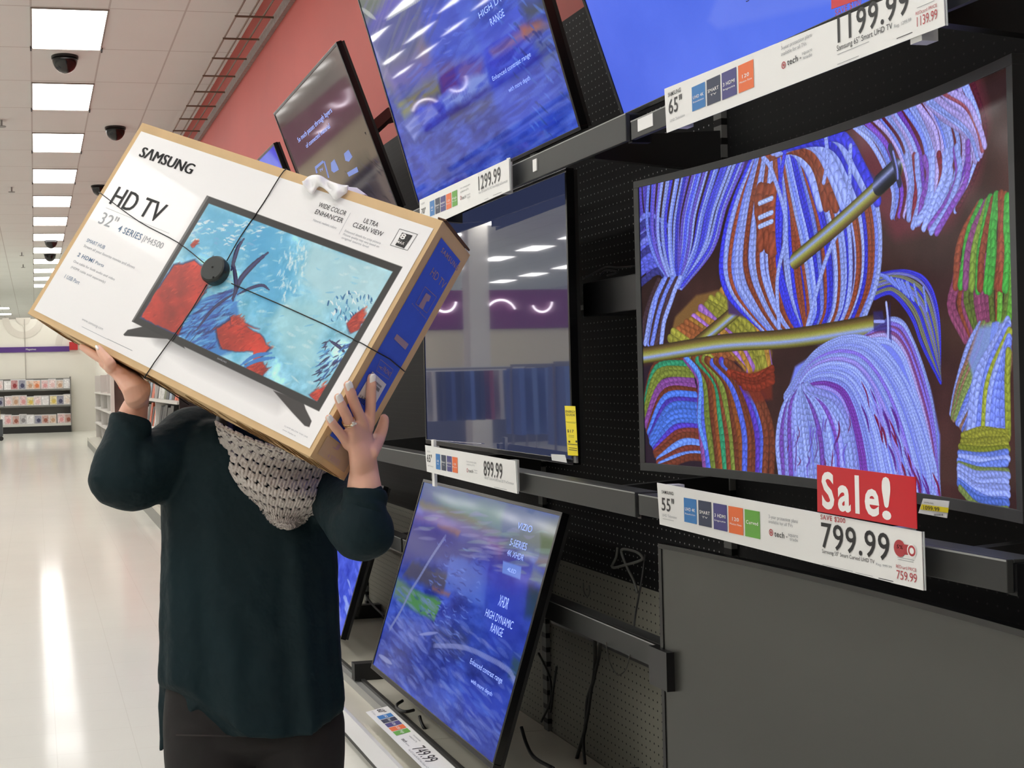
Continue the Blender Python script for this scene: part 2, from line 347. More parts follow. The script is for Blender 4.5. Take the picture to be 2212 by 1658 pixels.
for i, (px, py, xx) in enumerate(((2, 663, 0), (8, 676, 0))):
    p = atZ(px, py, ZC); dup(lp, (p[0]-.3, p[1], ZC-.001), label='small fluorescent panel far beyond the white wall, %s at the left edge' % ('upper one' if i == 0 else 'lower one'), group='ceiling lights beyond the far wall')
# camera domes
M_dome = P('smoked dome', (10, 9, 9), .15, spec=.6)
def dome(px, py, r, lab):
    c = atZ(px, py, ZC); t = thing('security_camera_dome', lab, 'security camera', tuple(c), 'smoked security camera domes'); mb = MB(); R = []
    for i in range(9):
        a = math.pi/2*i/9; R.append([c+A(r*math.cos(a)*math.cos(2*math.pi*j/28), r*math.cos(a)*math.sin(2*math.pi*j/28), -.02-r*1.15*math.sin(a)) for j in range(28)])
    mb.rings(R).build('dome', M_dome, t, smooth=True)
    MB().tube([c, c-A(0, 0, .022)], r*1.06, 28).build('mounting_ring', M_black, t)
dome(140, 122, .115, 'black camera dome under the nearest ceiling light'); dome(249, 275, .115, 'black camera dome just above the top left box corner')
dome(214, 401, .115, 'black camera dome half hidden by the left box edge'); dome(110, 519, .13, 'upper of two small black domes low in the light row'); dome(108, 549, .13, 'lower of two small black domes low in the light row')
for i, (px, py) in enumerate(((3, 259), (25, 404), (47, 545), (50, 571))):
    c = atZ(px, py, ZC); k = 1.0; t = thing('fire_sprinkler', 'small ceiling sprinkler head, %s from the camera' % ORD[i], 'sprinkler', tuple(c), 'fire sprinkler heads')
    MB().tube([c, c-A(0, 0, .07)], .012).build('pipe', M_steel, t); MB().tube([c-A(0, 0, .07), c-A(0, 0, .078)], .05, 14).build('deflector', M_steel, t)
# wire tray along the red wall
t = thing('wire_cable_tray', 'open wire tray running along the top of the red wall', 'cable tray', (1.67, 10, 4.1)); mw = P('galvanised wire', (112, 92, 78), .45, .4)
for x in (1.52, 1.62, 1.72): MB().tube([(x, -4, 4.1), (x, 20, 4.1)], .007, 6).build('long_wire', mw, t)
for k in range(-6, 18): MB().tube([(1.505, 9.05+.6*k, 4.09), (1.83, 9.05+.6*k, 4.09)], .008, 6).build('cross_wire', mw, t)
MB().box((1.795, -4, 4.03), (1.83, 20, 4.11)).build('wall_channel', P('galvanised channel', (142, 128, 124), .5, .2, noise=(30, .2)), t)
# ------------------------------------------------------------------ the display fixture
M_peg_lit = dot_mat('black pegboard', (16, 16, 17), (150, 150, 150), 'yz', .6, rad=.0023); M_peg_dim = dot_mat('black pegboard faint lit holes', (15, 15, 16), (44, 44, 44), 'yz', .6, rad=.0023); M_pegl = dot_mat('grey pegboard', (132, 130, 120), (18, 18, 18), 'yz', .6, rad=.003)  # pale dots paint light coming through the holes, fainter in most bays
M_up = dot_mat('slotted upright', (104, 104, 102), (20, 20, 20), 'zz', .45, .05, .012); M_deck = P('cream painted steel', (204, 200, 186), .45, noise=(3, .06)); M_kick = P('grey kick plate', (120, 120, 120), .4)
BAYS = [(-1.95, -.72), (-.72, .50), (.50, 1.72), (1.72, 2.93), (2.93, 4.14), (4.14, 5.36), (5.36, 6.58), (6.58, 7.80)]
WORDS = ['behind the camera', 'beside the camera', 'at the right edge of the picture', 'behind the yarn screen', 'beside the yarn screen', 'behind the two blue landscape screens', 'behind the woman', 'farthest along the red wall']
for i, (a, b) in enumerate(BAYS):
    t = thing('display_bay', 'black pegboard display bay %s' % WORDS[i], 'store fixture', (1.78, (a+b)/2, 0), 'pegboard display bays')
    MB().box((1.75, a+.02, .78), (1.765, b-.02, 2.585)).build('pegboard', M_peg_lit if i == 4 else M_peg_dim, t)
    MB().box((1.75, a+.02, .16), (1.765, b-.02, .78)).build('lower_pegboard', M_pegl if i > 3 else P('dark lower panel', (26, 26, 26), .5), t)
    MB().box((1.765, a, 0), (1.80, b, 2.59)).build('back_panel', P('back panel', (70, 74, 72), .5), t)
    MB().box((1.735, b-.018, .14), (1.765, b+.018, 2.58)).build('upright', M_up, t)
    MB().box((1.31, a+.002, .14), (1.745, b-.002, .165)).build('base_deck', M_deck, t)
    MB().box((1.297, a, .13), (1.312, b, .172)).build('front_lip', P('dark deck edge', (58, 58, 56), .4), t)
    MB().box((1.270, a, .125), (1.297, b, .160)).build('label_channel', P('grey label channel', (150, 150, 148), .3), t)
    MB().box((1.165, a, .10), (1.31, b, .126)).build('lower_ledge', M_deck, t)
    MB().box((1.150, a, .045), (1.165, b, .128)).build('price_channel', P('glossy white channel', (222, 222, 226), .12), t)
    MB().box((1.175, a, 0), (1.20, b, .10)).build('kick_plate', P('dark kick plate', (62, 62, 62), .4), t)
    mb = MB()
    for z, n in ((.55, 1), (1.62, 1)): mb.box((1.742, a+.05, z), (1.75, b-.05, z+.016))
    mb.build('cross_bar', P('dim bar', (52, 52, 52), .4), t)
    if i in (4, 5, 6): yb = (3.42, 5.02, 6.3)[i-4]; MB().box((1.27, yb, .165), (1.745, yb+.05, .235)).build('deck_bracket', M_dark, t)
def rail(label, y0, y1, z0, z1, x=1.36, tilt=0, group='charcoal television shelf rails', arms=(), cap=True):
    t = thing('shelf_rail', label, 'shelf rail', (x, (y0+y1)/2, z0), group)
    mb = MB(); mb.box((x, y0, z0), (x+.012, y1, z1)); mb.box((x+.012, y0, z1-.006), (x+.06, y1, z1)); mb.build('front_face', M_rail, t, bevel=.0015)
    MB().box((x-.0006, y0, z1-.003), (x, y1, z1-.0002)).build('worn_edge', P('worn steel edge', (150, 152, 150), .35), t)
    if cap: MB().box((x+.012, y0-.006, z0-.004), (x+.06, y0+.012, z1-.006)).build('end_cap', M_black, t)
    for ya in arms: MB().prism([(x+.03, ya-.012, z0), (x+.03, ya-.012, z1-.01), (1.735, ya-.012, z1+.01), (1.735, ya-.012, z0-.03)], (0, .024, 0)).build('bracket_arm', M_dark, t)
    return t
rail('upper charcoal rail under the blue landscape screen', 2.69, 5.12, 1.953, 2.018, arms=(2.93, 4.14)); t_ = rail('upper charcoal rail under the plain blue screen', .3, 2.665, 1.95, 1.994, arms=(1.72,))
MB().box((1.3588, 2.56, 1.962), (1.36, 2.63, 1.99)).build('sticker', M_white, t_)
rail('middle charcoal rail below the dark reflective screen', 2.69, 5.12, 1.080, 1.138, arms=(2.93, 4.14)); rail('middle charcoal rail below the yarn screen', 1.56, 2.672, 1.088, 1.136, arms=(1.72,))
t_ = rail('lower charcoal rail beside the blank grey screen', 2.885, 5.12, .668, .728, x=1.52, arms=(2.93, 4.14), cap=False)
MB().prism([(1.485, 2.885, .64), (1.485, 2.885, .735), (1.54, 2.885, .735), (1.58, 2.885, .64)], (0, -.09, 0)).build('end_cap', M_black, t_)
rail('charcoal rail farther left behind the right arm', 5.15, 7.6, 1.085, 1.14, arms=(5.36, 6.58)); rail('lower far charcoal rail behind the right elbow', 5.15, 7.6, .668, .728, x=1.52, arms=(5.36, 6.58)); rail('upper far charcoal rail behind the box', 5.15, 7.6, 1.953, 2.018, arms=(5.36, 6.58))
MB().box((1.357, 3.21, 1.972), (1.36, 3.235, 2.005)).build('white_clip', M_white, None).name = 'rail_clip'
tag(bpy.data.objects['rail_clip'], 'small white clip on the upper rail right of the 1299.99 sign', 'clip')
# ------------------------------------------------------------------ televisions
def tv(label, x0, z0, tilt, yf, yn, h, depth=.045, bez=.014, sag=0, scr=None, group='televisions on the wall display', bots=None, mb_=M_bezel, ztop=None):
    t_ = math.radians(tilt); U = A(0, -1, 0); V = A(-math.sin(t_), 0, math.cos(t_)); w_ = yf-yn; bots = bots or bez
    t = thing('television', label, 'television', (x0+.03, (yf+yn)/2, z0), group); pl = Plane((x0, yf, z0), U, V, sag, w_)
    n = 24 if sag else 1
    def bar(u0, u1, v0, v1, n0, n1):
        mb = MB(); us = np.linspace(u0, u1, n+1); R = [[pl.pt(u, v0, n0), pl.pt(u, v1, n0), pl.pt(u, v1, n1), pl.pt(u, v0, n1)] for u in us]; return mb.rings(R)
    fr = MB()
    for a in ((0, w_, 0, bots, -.02, .004), (0, w_, h-bez, h, -.02, .004), (0, bez, bots, h-bez, -.02, .004), (w_-bez, w_, bots, h-bez, -.02, .004)):
        q = bar(*a); fr.add(q.v, q.f)
    fr.build('frame', mb_, t, bevel=.0012)
    b = bar(.004, w_-.004, .004, h-.004, -.032, -.006); b.build('back_cover', M_dark, t)
    b = bar(w_*.2, w_*.8, h*.12, h*.62, -.032-depth, -.03); b.build('rear_housing', M_dark, t)
    pass
    return t, pl, (w_, h, bez, bots)
def screen_canvas(pl, dims, res, bg):
    w_, h, bez, bots = dims
    p2 = Plane(pl.o+pl.U*bez+pl.V*bots, pl.U, pl.V, 0, w_-2*bez)
    if pl.sag:       # same curved surface, origin moved by the bezel
        class Cp(Plane):
            def pt(s, u, v, off=0): return pl.pt(u+bez, v+bots, off)
            def at(s, px, py, off=0): return pl.at(px, py, off)
        q = Cp(p2.o, p2.U, p2.V, 0, w_-2*bez); q.N = pl.N; cv = Canvas(q, w_-2*bez, h-bez-bots, res, bg); cv.sagpl = (pl, bez); return cv
    return Canvas(p2, w_-2*bez, h-bez-bots, res, bg)
M_scr = attr_mat('lit screen', emit=.95, rough=.03, spec=.28, base=False); M_scrm = attr_mat('lit matte screen', emit=1.0, rough=.12, spec=.07, base=False)
exec_after = []
# 1  yarn screen (curved)
tv1, pl1, d1 = tv('large curved television showing balls of coloured yarn', 1.475, 1.172, 0, 2.878, 1.652, .717, bez=.017, sag=.075, bots=.02, mb_=P('dark grey bezel', (44, 45, 46), .4))
cv = screen_canvas(pl1, d1, 1000, (58, 36, 34))
n1 = cv.noise(6, 3); cv.im *= (.45+1.1*n1)[..., None]
X6 = lambda L: [(1360+x/2.596, 100+y/2.596) for x, y in L]      # pixels read off enlarged crops of the photograph
X7 = lambda L: [(1360+x/2.596, 560+y/2.596) for x, y in L]
pale, pal2, blu, lav = (148, 166, 252), (120, 140, 250), (62, 64, 226), (172, 160, 236); brn, pur, mar = (142, 72, 52), (104, 62, 176), (92, 34, 52); olv, grn, oran = (142, 140, 58), (60, 150, 76), (150, 76, 46)
cv.mix(cv.polymask(X6([(1240, 460), (1960, 160), (2010, 420), (1960, 760), (1800, 1000), (1500, 1080), (1380, 900)]), 14, 5, 2), (96, 40, 52))
cv.bundle(X6([(1250, 430), (1380, 560), (1480, 800), (1470, 960)]), X6([(1900, 170), (1990, 480), (1930, 740), (1840, 900)]), 34, [pale, pal2, lav, pale, (112, 66, 190), mar, pale], 1.1, .5, 1)
cv.bundle(X6([(1640, 320), (1790, 420), (1900, 520), (1940, 640)]), X6([(1780, 250), (1900, 330), (1960, 450), (1985, 560)]), 7, [pale, (150, 84, 100), lav], 1.2, .4, 2)
cv.bundle(X6([(1560, 620), (1590, 820), (1560, 980)]), X6([(1880, 560), (1870, 760), (1720, 1030)]), 12, [(126, 40, 62), pale, (130, 80, 190), pale], 1., .6, 3)
cv.bundle(X7([(1960, 110), (1860, 40), (1830, 130), (1800, 260), (1880, 440)]), X7([(2115, -180), (2130, -20), (2130, 180), (2115, 360)]), 15, [grn, (140, 70, 110), (104, 176, 66), brn, (90, 110, 50)], 1.25, .35, 4)
cv.bundle(X6([(1960, 880), (1860, 1120), (1840, 1350)]), X6([(2115, 840), (2125, 1100), (2110, 1350)]), 11, [(70, 170, 70), (128, 70, 120), (140, 70, 50), (120, 150, 60)], 1.25, .35, 44)
cv.bundle(X7([(1375, 80), (1540, 60), (1660, 110), (1720, 250), (1740, 420), (1740, 640)]), X7([(1375, 220), (1470, 190), (1580, 320), (1640, 480), (1745, 690)]), 16, [blu, (120, 124, 214), (128, 132, 110), blu, (134, 140, 226)], 1.25, .3, 5)
for k in range(16): q = random.random(); cv.stroke(X7([(1400+300*q, 80+90*q), (1460+250*q, 120+200*q)]), 5, pal2, 'yarn')
cv.bundle(X7([(1960, 360), (1900, 480), (1830, 700), (1800, 860)]), X7([(2120, 380), (2130, 600), (2000, 760), (1880, 960)]), 13, [pale, (96, 120, 226), (132, 152, 90), pal2, (140, 106, 90)], 1.3, .3, 6)
cv.mix(cv.polymask(X7([(1960, 380), (2120, 350), (2120, 980), (1880, 960), (1930, 700), (1900, 560)]), 4, 2, 7)*.8, (122, 146, 236))
cv.bundle(X7([(1900, 960), (1950, 640), (2125, 340)]), X7([(2125, 970), (2125, 700), (2125, 520)]), 9, [pale, pal2, olv, pale, (150, 160, 60), pal2], 1.3, .3, 8)
cv.bundle(X7([(1870, 990), (2000, 950), (2120, 965)]), X7([(1855, 1060), (2000, 1075), (2120, 1060)]), 5, [(138, 140, 52), (120, 128, 44)], 1.3, .3, 9)
cv.bundle(X7([(1850, 1080), (1990, 1090), (2120, 1075)]), X7([(1850, 1270), (1960, 1370), (2120, 1400)]), 11, [(90, 120, 220), pale, (110, 136, 240), (122, 140, 80), pale], 1.3, .3, 10)
# lower left dark tangle and the top left skein
cv.bundle(X6([(55, 760), (60, 960), (110, 1300)]), X6([(130, 740), (130, 900), (160, 1250)]), 6, [(84, 72, 190), (60, 56, 150)], 1., .5, 11)
cv.bundle(X6([(40, 1000), (120, 960), (200, 1000)]), X6([(40, 1340), (150, 1260), (240, 1330)]), 11, [(96, 104, 230), (60, 60, 140), (120, 130, 240)], 1.1, .4, 12)
cv.bundle(X6([(120, 740), (110, 1000), (150, 1180), (250, 1340)]), X6([(660, 600), (540, 900), (470, 1120), (300, 1350)]), 30, [pal2, pale, (84, 92, 236), (70, 70, 210), pale, (110, 96, 220)], 1.12, .35, 13, grow=1)
cv.bundle(X7([(170, 110), (110, 260), (70, 480)]), X7([(290, 110), (230, 230), (170, 470)]), 7, [pal2, (96, 90, 180), pale, (70, 50, 60)], 1., .4, 14)
# olive ball
cv.mix(cv.polymask(X7([(230, 440), (260, 320), (380, 200), (540, 160), (650, 220), (760, 360), (800, 520), (790, 640), (560, 640), (430, 540)]), 3, 1, 5), (120, 88, 50))
cv.bundle(X7([(540, 165), (650, 260), (760, 420), (790, 600)]), X7([(235, 430), (340, 500), (470, 590), (560, 630)]), 15, [(150, 148, 60), (156, 92, 54), (170, 116, 210), (150, 148, 60), (176, 130, 60)], 1.25, .3, 15)
rod = [(56, 44, 30), (104, 84, 48), (136, 136, 60), (160, 160, 96), (140, 160, 232), (124, 122, 56), (64, 54, 28)]
cv.stroke(X7([(380, 470), (690, 205)]), 27, rod, 'rod')
# the big ball in the centre
cv.mix(cv.polymask(X6([(650, 620), (760, 540), (1000, 500), (1240, 560), (1400, 760), (1400, 1180), (1330, 1500), (1100, 1700), (830, 1560), (560, 1500), (520, 1200), (600, 900)]), 3, 1, 6), (72, 50, 96))
mixc = [pale, pale, brn, (158, 176, 255), blu, pale, brn, pal2]
cv.bundle(X6([(700, 610), (580, 900), (520, 1200), (560, 1400), (800, 1640)]), X6([(840, 560), (860, 900), (840, 1200), (880, 1450), (950, 1580)]), 15, mixc, 1.25, .3, 16)
cv.bundle(X6([(840, 600), (850, 850), (830, 1150), (860, 1400), (960, 1560)]), X6([(900, 700), (960, 1000), (1000, 1300), (1010, 1560)]), 9, [pale, (158, 176, 255), blu, pale, brn], 1.3, .4, 61)
cv.bundle(X6([(850, 560), (900, 850), (960, 1150), (1010, 1500), (980, 1600)]), X6([(1150, 500), (1330, 740), (1400, 1000), (1390, 1300), (1290, 1560)]), 26, mixc, 1.2, .35, 17)
cv.bundle(X6([(760, 620), (900, 560), (1010, 680), (1080, 900)]), X6([(900, 530), (1180, 490), (1300, 660), (1400, 860)]), 9, [pale, brn, pale, blu, brn, pale], 1.25, .3, 18)
cv.bundle(X6([(730, 800), (720, 900), (740, 1120)]), X6([(800, 800), (800, 900), (800, 1150)]), 3, [brn], 1.1, .2, 19)
for y in (880, 960, 1010): cv.stroke(X6([(730, y), (800, y-30)]), 9, (170, 190, 255), 'yarn')
for L, c_ in (([(880, 540), (830, 900), (850, 1250), (960, 1640)], blu), ([(750, 620), (800, 700), (880, 1000), (830, 1300), (840, 1580)], pale), ([(1240, 560), (1220, 900), (1100, 1200), (1000, 1560)], pale), ([(1100, 480), (1110, 640), (1090, 760)], pale)): cv.stroke(X6(L), 10, c_, 'yarn')
cv.stroke(X6([(1500, 690), (1450, 740), (930, 1200)]), 30, rod, 'rod')
cv.stroke(X6([(1400, 775), (1490, 690)]), 34, [(20, 22, 30), (60, 66, 90), (140, 150, 210), (70, 76, 110), (30, 32, 44), (20, 20, 26), (14, 14, 20)], 'rod'); cv.stroke(X6([(1462, 565), (1480, 620), (1515, 770)]), 12, (40, 40, 70), 'flat')
cv.stroke(X6([(1478, 590), (1500, 680), (1505, 740)]), 4, (120, 130, 220), 'flat')
# rainbow skeins at lower left
rain = [(78, 120, 232), (128, 72, 150), (120, 60, 44), (96, 66, 206), (126, 140, 58), (52, 146, 108), (80, 60, 190), (118, 56, 50), (104, 142, 240)]
cv.mix(cv.polymask(X7([(60, 600), (330, 545), (600, 570), (770, 760), (800, 1220), (60, 1150)]), 3, 0), (40, 26, 40))
cv.bundle(X7([(340, 560), (180, 560), (120, 640), (75, 860)]), X7([(430, 1120), (360, 1110), (300, 1120), (180, 1160)]), 20, rain, 1.3, .2, 20)
cv.bundle(X7([(320, 550), (400, 680), (400, 900), (435, 1190)]), X7([(560, 580), (700, 720), (790, 950), (790, 1230)]), 17, [(112, 128, 56), (118, 62, 44), (96, 66, 206), (130, 74, 150), (118, 62, 44), (52, 146, 108), (84, 104, 226), (150, 84, 44)], 1.3, .22, 21)
cv.stroke(X7([(320, 545), (400, 660), (395, 900), (430, 1050)]), 11, (96, 146, 246), 'yarn')
cv.mix(cv.polymask(X7([(560, 640), (640, 640), (800, 600), (800, 780), (700, 800)]), 4, 1, 9)*.7, (120, 44, 30)); cv.bundle(X7([(560, 640), (680, 660), (800, 600)]), X7([(640, 700), (720, 720), (800, 680)]), 4, [(156, 60, 40), (130, 50, 34)], 1.2, .3, 22)
cv.stroke(X7([(20, 545), (500, 470), (900, 440), (1380, 365)]), 34, rod, 'rod')
# big pale ball at the bottom
cv.mix(cv.polymask(X7([(840, 900), (930, 600), (1120, 470), (1330, 430), (1560, 480), (1680, 700), (1740, 980), (1740, 1400), (880, 1400), (830, 1100)]), 3, 1, 11), (116, 130, 240))
cv.bundle(X7([(1330, 430), (1480, 320), (1580, 420), (1700, 800), (1745, 1350)]), X7([(1250, 470), (1480, 480), (1600, 760), (1690, 1100), (1700, 1380)]), 9, [lav, pale, (128, 110, 226), pale, (140, 80, 150)], 1.3, .3, 23)
cv.bundle(X7([(870, 760), (1060, 500), (1330, 440), (1560, 700), (1720, 1200), (1700, 1400)]), X7([(900, 860), (1010, 720), (1180, 760), (1260, 1000), (1300, 1350), (1300, 1400)]), 26, [pale, (136, 150, 250), (150, 140, 240), (112, 60, 168), pale, pale, (128, 110, 226), (140, 156, 255)], 1.2, .3, 24)
cv.bundle(X7([(850, 1250), (835, 1000), (870, 820), (950, 720)]), X7([(1270, 1280), (1250, 1000), (1160, 800), (1000, 710)]), 20, [(152, 170, 255), pale, pale, (146, 156, 250), (120, 80, 190), pale], 1.25, .3, 25)
for k in range(34):
    a = random.uniform(900, 1240); b = random.uniform(820, 1250); L_ = random.uniform(50, 170); cv.stroke(X7([(a, b), (a+random.uniform(-25, 15), b+L_/2), (a-10, b+L_)]), random.uniform(2, 5), random.choice([(96, 50, 140), (112, 30, 80), (110, 90, 210)]), 'yarn', .7, taper=True)
for k in range(40):
    q = random.random(); a = 1300+q*380+random.uniform(-40, 60); b = 760+q*560+random.uniform(-120, 60); cv.stroke(X7([(a, b), (a+30, b+70), (a+45, b+150)]), random.uniform(3, 7), random.choice([(92, 40, 140), (120, 30, 70), (150, 140, 250)]), 'yarn', .75, taper=True)
cv.mix(cv.polymask(X7([(1368, 290), (1420, 285), (1430, 350), (1462, 240), (1470, 460), (1430, 400), (1370, 400)]), 2)*.75, (44, 40, 110)); cv.stroke(X7([(1440, 240), (1450, 340), (1450, 440)]), 5, (170, 180, 250), 'flat'); cv.stroke(X7([(1375, 345), (1425, 345)]), 5, (150, 160, 240), 'flat')
cv.im = cv.im*(.93+.14*RNG.rand(cv.H, cv.W))[..., None]
# the curved screen surface
def build_curved(cv, pl, bez, t, m):
    pl2 = pl; q = Plane(pl.pt(0, 0), pl.U, pl.V, pl.sag, pl.w)
    class D: pass
    d = Canvas.__new__(Canvas); d.pl = D(); H, W = cv.H, cv.W
    org = ORG[t.name]; P3 = np.zeros((H, W, 3)); us = np.linspace(0, cv.w, W)+bez; vs = np.linspace(cv.h, 0, H)+d1[3]
    nn = .001-pl.sag*(1-(2*us/pl.w-1)**2); P3 = pl.o+us[None, :, None]*pl.U+vs[:, None, None]*pl.V+nn[None, :, None]*pl.N-org
    return P3
def grid_obj(P3, im, name, m, t, label=None, smooth=False):
    H, W = P3.shape[:2]; me = bpy.data.meshes.new(name); me.vertices.add(W*H); me.vertices.foreach_set('co', P3.reshape(-1).astype(np.float32))
    i = np.arange(H-1)[:, None]*W+np.arange(W-1)[None]; q = np.stack([i, i+W, i+W+1, i+1], -1).reshape(-1, 4)
    me.loops.add(q.size); me.loops.foreach_set('vertex_index', q.reshape(-1).astype(np.int32)); me.polygons.add(len(q)); me.polygons.foreach_set('loop_start', np.arange(0, q.size, 4).astype(np.int32)); me.update(calc_edges=True)
    if im is not None:
        at = me.color_attributes.new('Col', 'BYTE_COLOR', 'POINT'); c_ = np.ones((H*W, 4)); c_[:, :3] = lin(np.clip(im.reshape(-1, 3), 0, 255)); at.data.foreach_set('color', c_.reshape(-1).astype(np.float32))
    o = link_mesh(me, name, m, t, smooth=smooth)
    if label: o['label'] = label
    return o
grid_obj(build_curved(cv, pl1, d1[2], tv1, M_scrm), cv.im, 'screen', M_scrm, tv1, 'lit screen full of blue, brown and rainbow yarn with two knitting needles', smooth=True)
# 2  painting screens
def patches(cv, L):
    for i, (poly, col, a, soft, rough) in enumerate(L): cv.mix(cv.polymask(poly, soft, rough, 50+i)*a, col)
def brush(cv, n, region, cols, wd, seed, slope=0, L=60, alpha=.5, mode='flat'):
    r = random.Random(seed); (x0, y0, x1, y1) = region
    for k in range(n):
        x, y = r.uniform(x0, x1), r.uniform(y0, y1); l = r.uniform(.3, 1)*L; cv.stroke([(x, y), (x+l/2, y+slope*l/2+r.uniform(-3, 3)), (x+l, y+slope*l)], r.uniform(.4, 1)*wd, r.choice(cols), mode, alpha, photo=False, taper=True)
def painting(cv, seed):
    W, H = cv.W, cv.H; n1 = cv.noise(5, seed); n2 = cv.noise(9, seed+5, 1, 2.2); n3 = cv.noise(40, seed+9, .6, 2)
    v = np.clip((n2-.3)/.45, 0, 1)[..., None]; cv.im[:] = A(30, 50, 150)*(1-v)+A(62, 92, 214)*v; cv.im += ((n3-.5)*46)[..., None]; cv.mix(np.clip((n1-.55)*5, 0, 1)*.35, (96, 110, 190))
tvA, plA, dA = tv('tilted television with a blue brushstroke landscape above the 1299.99 sign', 1.472, 2.076, 15.8, 4.626, 3.163, .90, bez=.011)
cv = screen_canvas(plA, dA, 560, (40, 70, 190)); painting(cv, 11); r4 = lambda L: [(780+x/3.454, y/3.454) for x, y in L]
patches(cv, [(r4([(-80, -60), (600, -60), (470, 230), (200, 560), (100, 420), (0, 150)]), (84, 88, 150), .9, 14, 3), (r4([(-60, -60), (300, -60), (120, 120), (20, 160)]), (110, 118, 104), .9, 10, 3), (r4([(180, -60), (400, -60), (120, 200), (60, 230)]), (98, 90, 190), .9, 8, 3), (r4([(130, 520), (460, 240), (520, 540), (260, 700), (190, 680)]), (104, 100, 122), .9, 10, 3),
 (r4([(250, 760), (560, 540), (600, 700), (400, 780), (330, 900)]), (122, 126, 92), .95, 8, 3), (r4([(430, 330), (530, 290), (540, 480), (450, 520)]), (140, 110, 110), .6, 10, 3), (r4([(180, 560), (440, 400), (560, 400), (560, 560), (260, 700)]), (100, 86, 190), .7, 14, 3),
 (r4([(420, 0), (800, 0), (830, 150), (900, 520), (620, 620), (560, 500)]), (56, 78, 206), .8, 14, 4), (r4([(720, 80), (860, 60), (960, 420), (900, 520)]), (90, 120, 226), .6, 10, 4), (r4([(560, 470), (700, 430), (720, 660), (610, 700)]), (86, 56, 130), .9, 8, 3), (r4([(700, 460), (900, 420), (910, 560), (730, 600)]), (108, 92, 160), .9, 8, 3),
 (r4([(580, 740), (930, 510), (960, 640), (640, 820)]), (134, 160, 230), .9, 5, 3), (r4([(650, 840), (980, 650), (1000, 800), (700, 930)]), (66, 68, 120), .85, 8, 4), (r4([(310, 920), (520, 770), (590, 850), (450, 950), (400, 1050)]), (140, 150, 220), .85, 4, 2), (r4([(820, 200), (1300, -60), (1300, 260), (980, 560)]), (60, 80, 214), .85, 10, 3),
 (r4([(960, 380), (1330, 130), (1400, 180), (1280, 260), (1000, 420)]), (150, 116, 150), .85, 6, 3), (r4([(1180, 200), (1300, 140), (1400, 190), (1220, 280)]), (186, 110, 76), .8, 6, 2), (r4([(1240, 260), (1440, 200), (1470, 420), (1380, 560), (1290, 340)]), (92, 108, 150), .8, 8, 4), (r4([(1180, 20), (1370, -20), (1410, 110), (1240, 140)]), (62, 66, 70), .8, 8, 3), (r4([(960, 600), (1400, 480), (1500, 1000), (1100, 1050)]), (50, 78, 208), .75, 16, 4)])
W, H = cv.W, cv.H
brush(cv, 300, (-60, H*.5, W, H), [(84, 112, 226), (34, 58, 190), (104, 130, 226), (28, 40, 140)], 9, 1, -.05, 90, .16); brush(cv, 90, (W*.3, 0, W*.8, H*.55), [(100, 126, 236), (40, 60, 190), (140, 150, 226)], 4, 2, .1, 40, .3); brush(cv, 60, (-60, 0, W*.4, H*.5), [(120, 112, 180), (130, 136, 140), (70, 70, 130)], 9, 3, -.25, 140, .2); brush(cv, 80, (W*.78, H*.35, W, H), [(40, 60, 130), (90, 130, 230), (60, 100, 200)], 5, 4, .9, 16, .4)
for L in ([(0, 60), (110, 140)], [(190, 150), (300, 60), (460, -20)]): cv.stroke(r4(L), 9, (196, 200, 196), 'flat', .5, taper=True)
cv.im = cv.im*.97; cv.build('screen', M_scr, tvA)
M_scrtext = mat('screen lettering', (150, 176, 250), .4, emit=(138, 160, 240), es=.8)
tx = MB(); tx.text('HIGH DYNAMIC', plA, r4([(885, 140)])[0], r4([(1230, -40)])[0], r4([(875, 95)])[0]); tx.text('RANGE', plA, r4([(972, 195)])[0], r4([(1080, 140)])[0], r4([(962, 140)])[0]); tx.text('Enhanced contrast range', plA, r4([(985, 605)])[0], r4([(1275, 440)])[0], r4([(980, 570)])[0]); tx.text('with more depth', plA, r4([(1105, 690)])[0], r4([(1265, 600)])[0], r4([(1100, 655)])[0]); tx.build('lettering', M_scrtext, tvA)
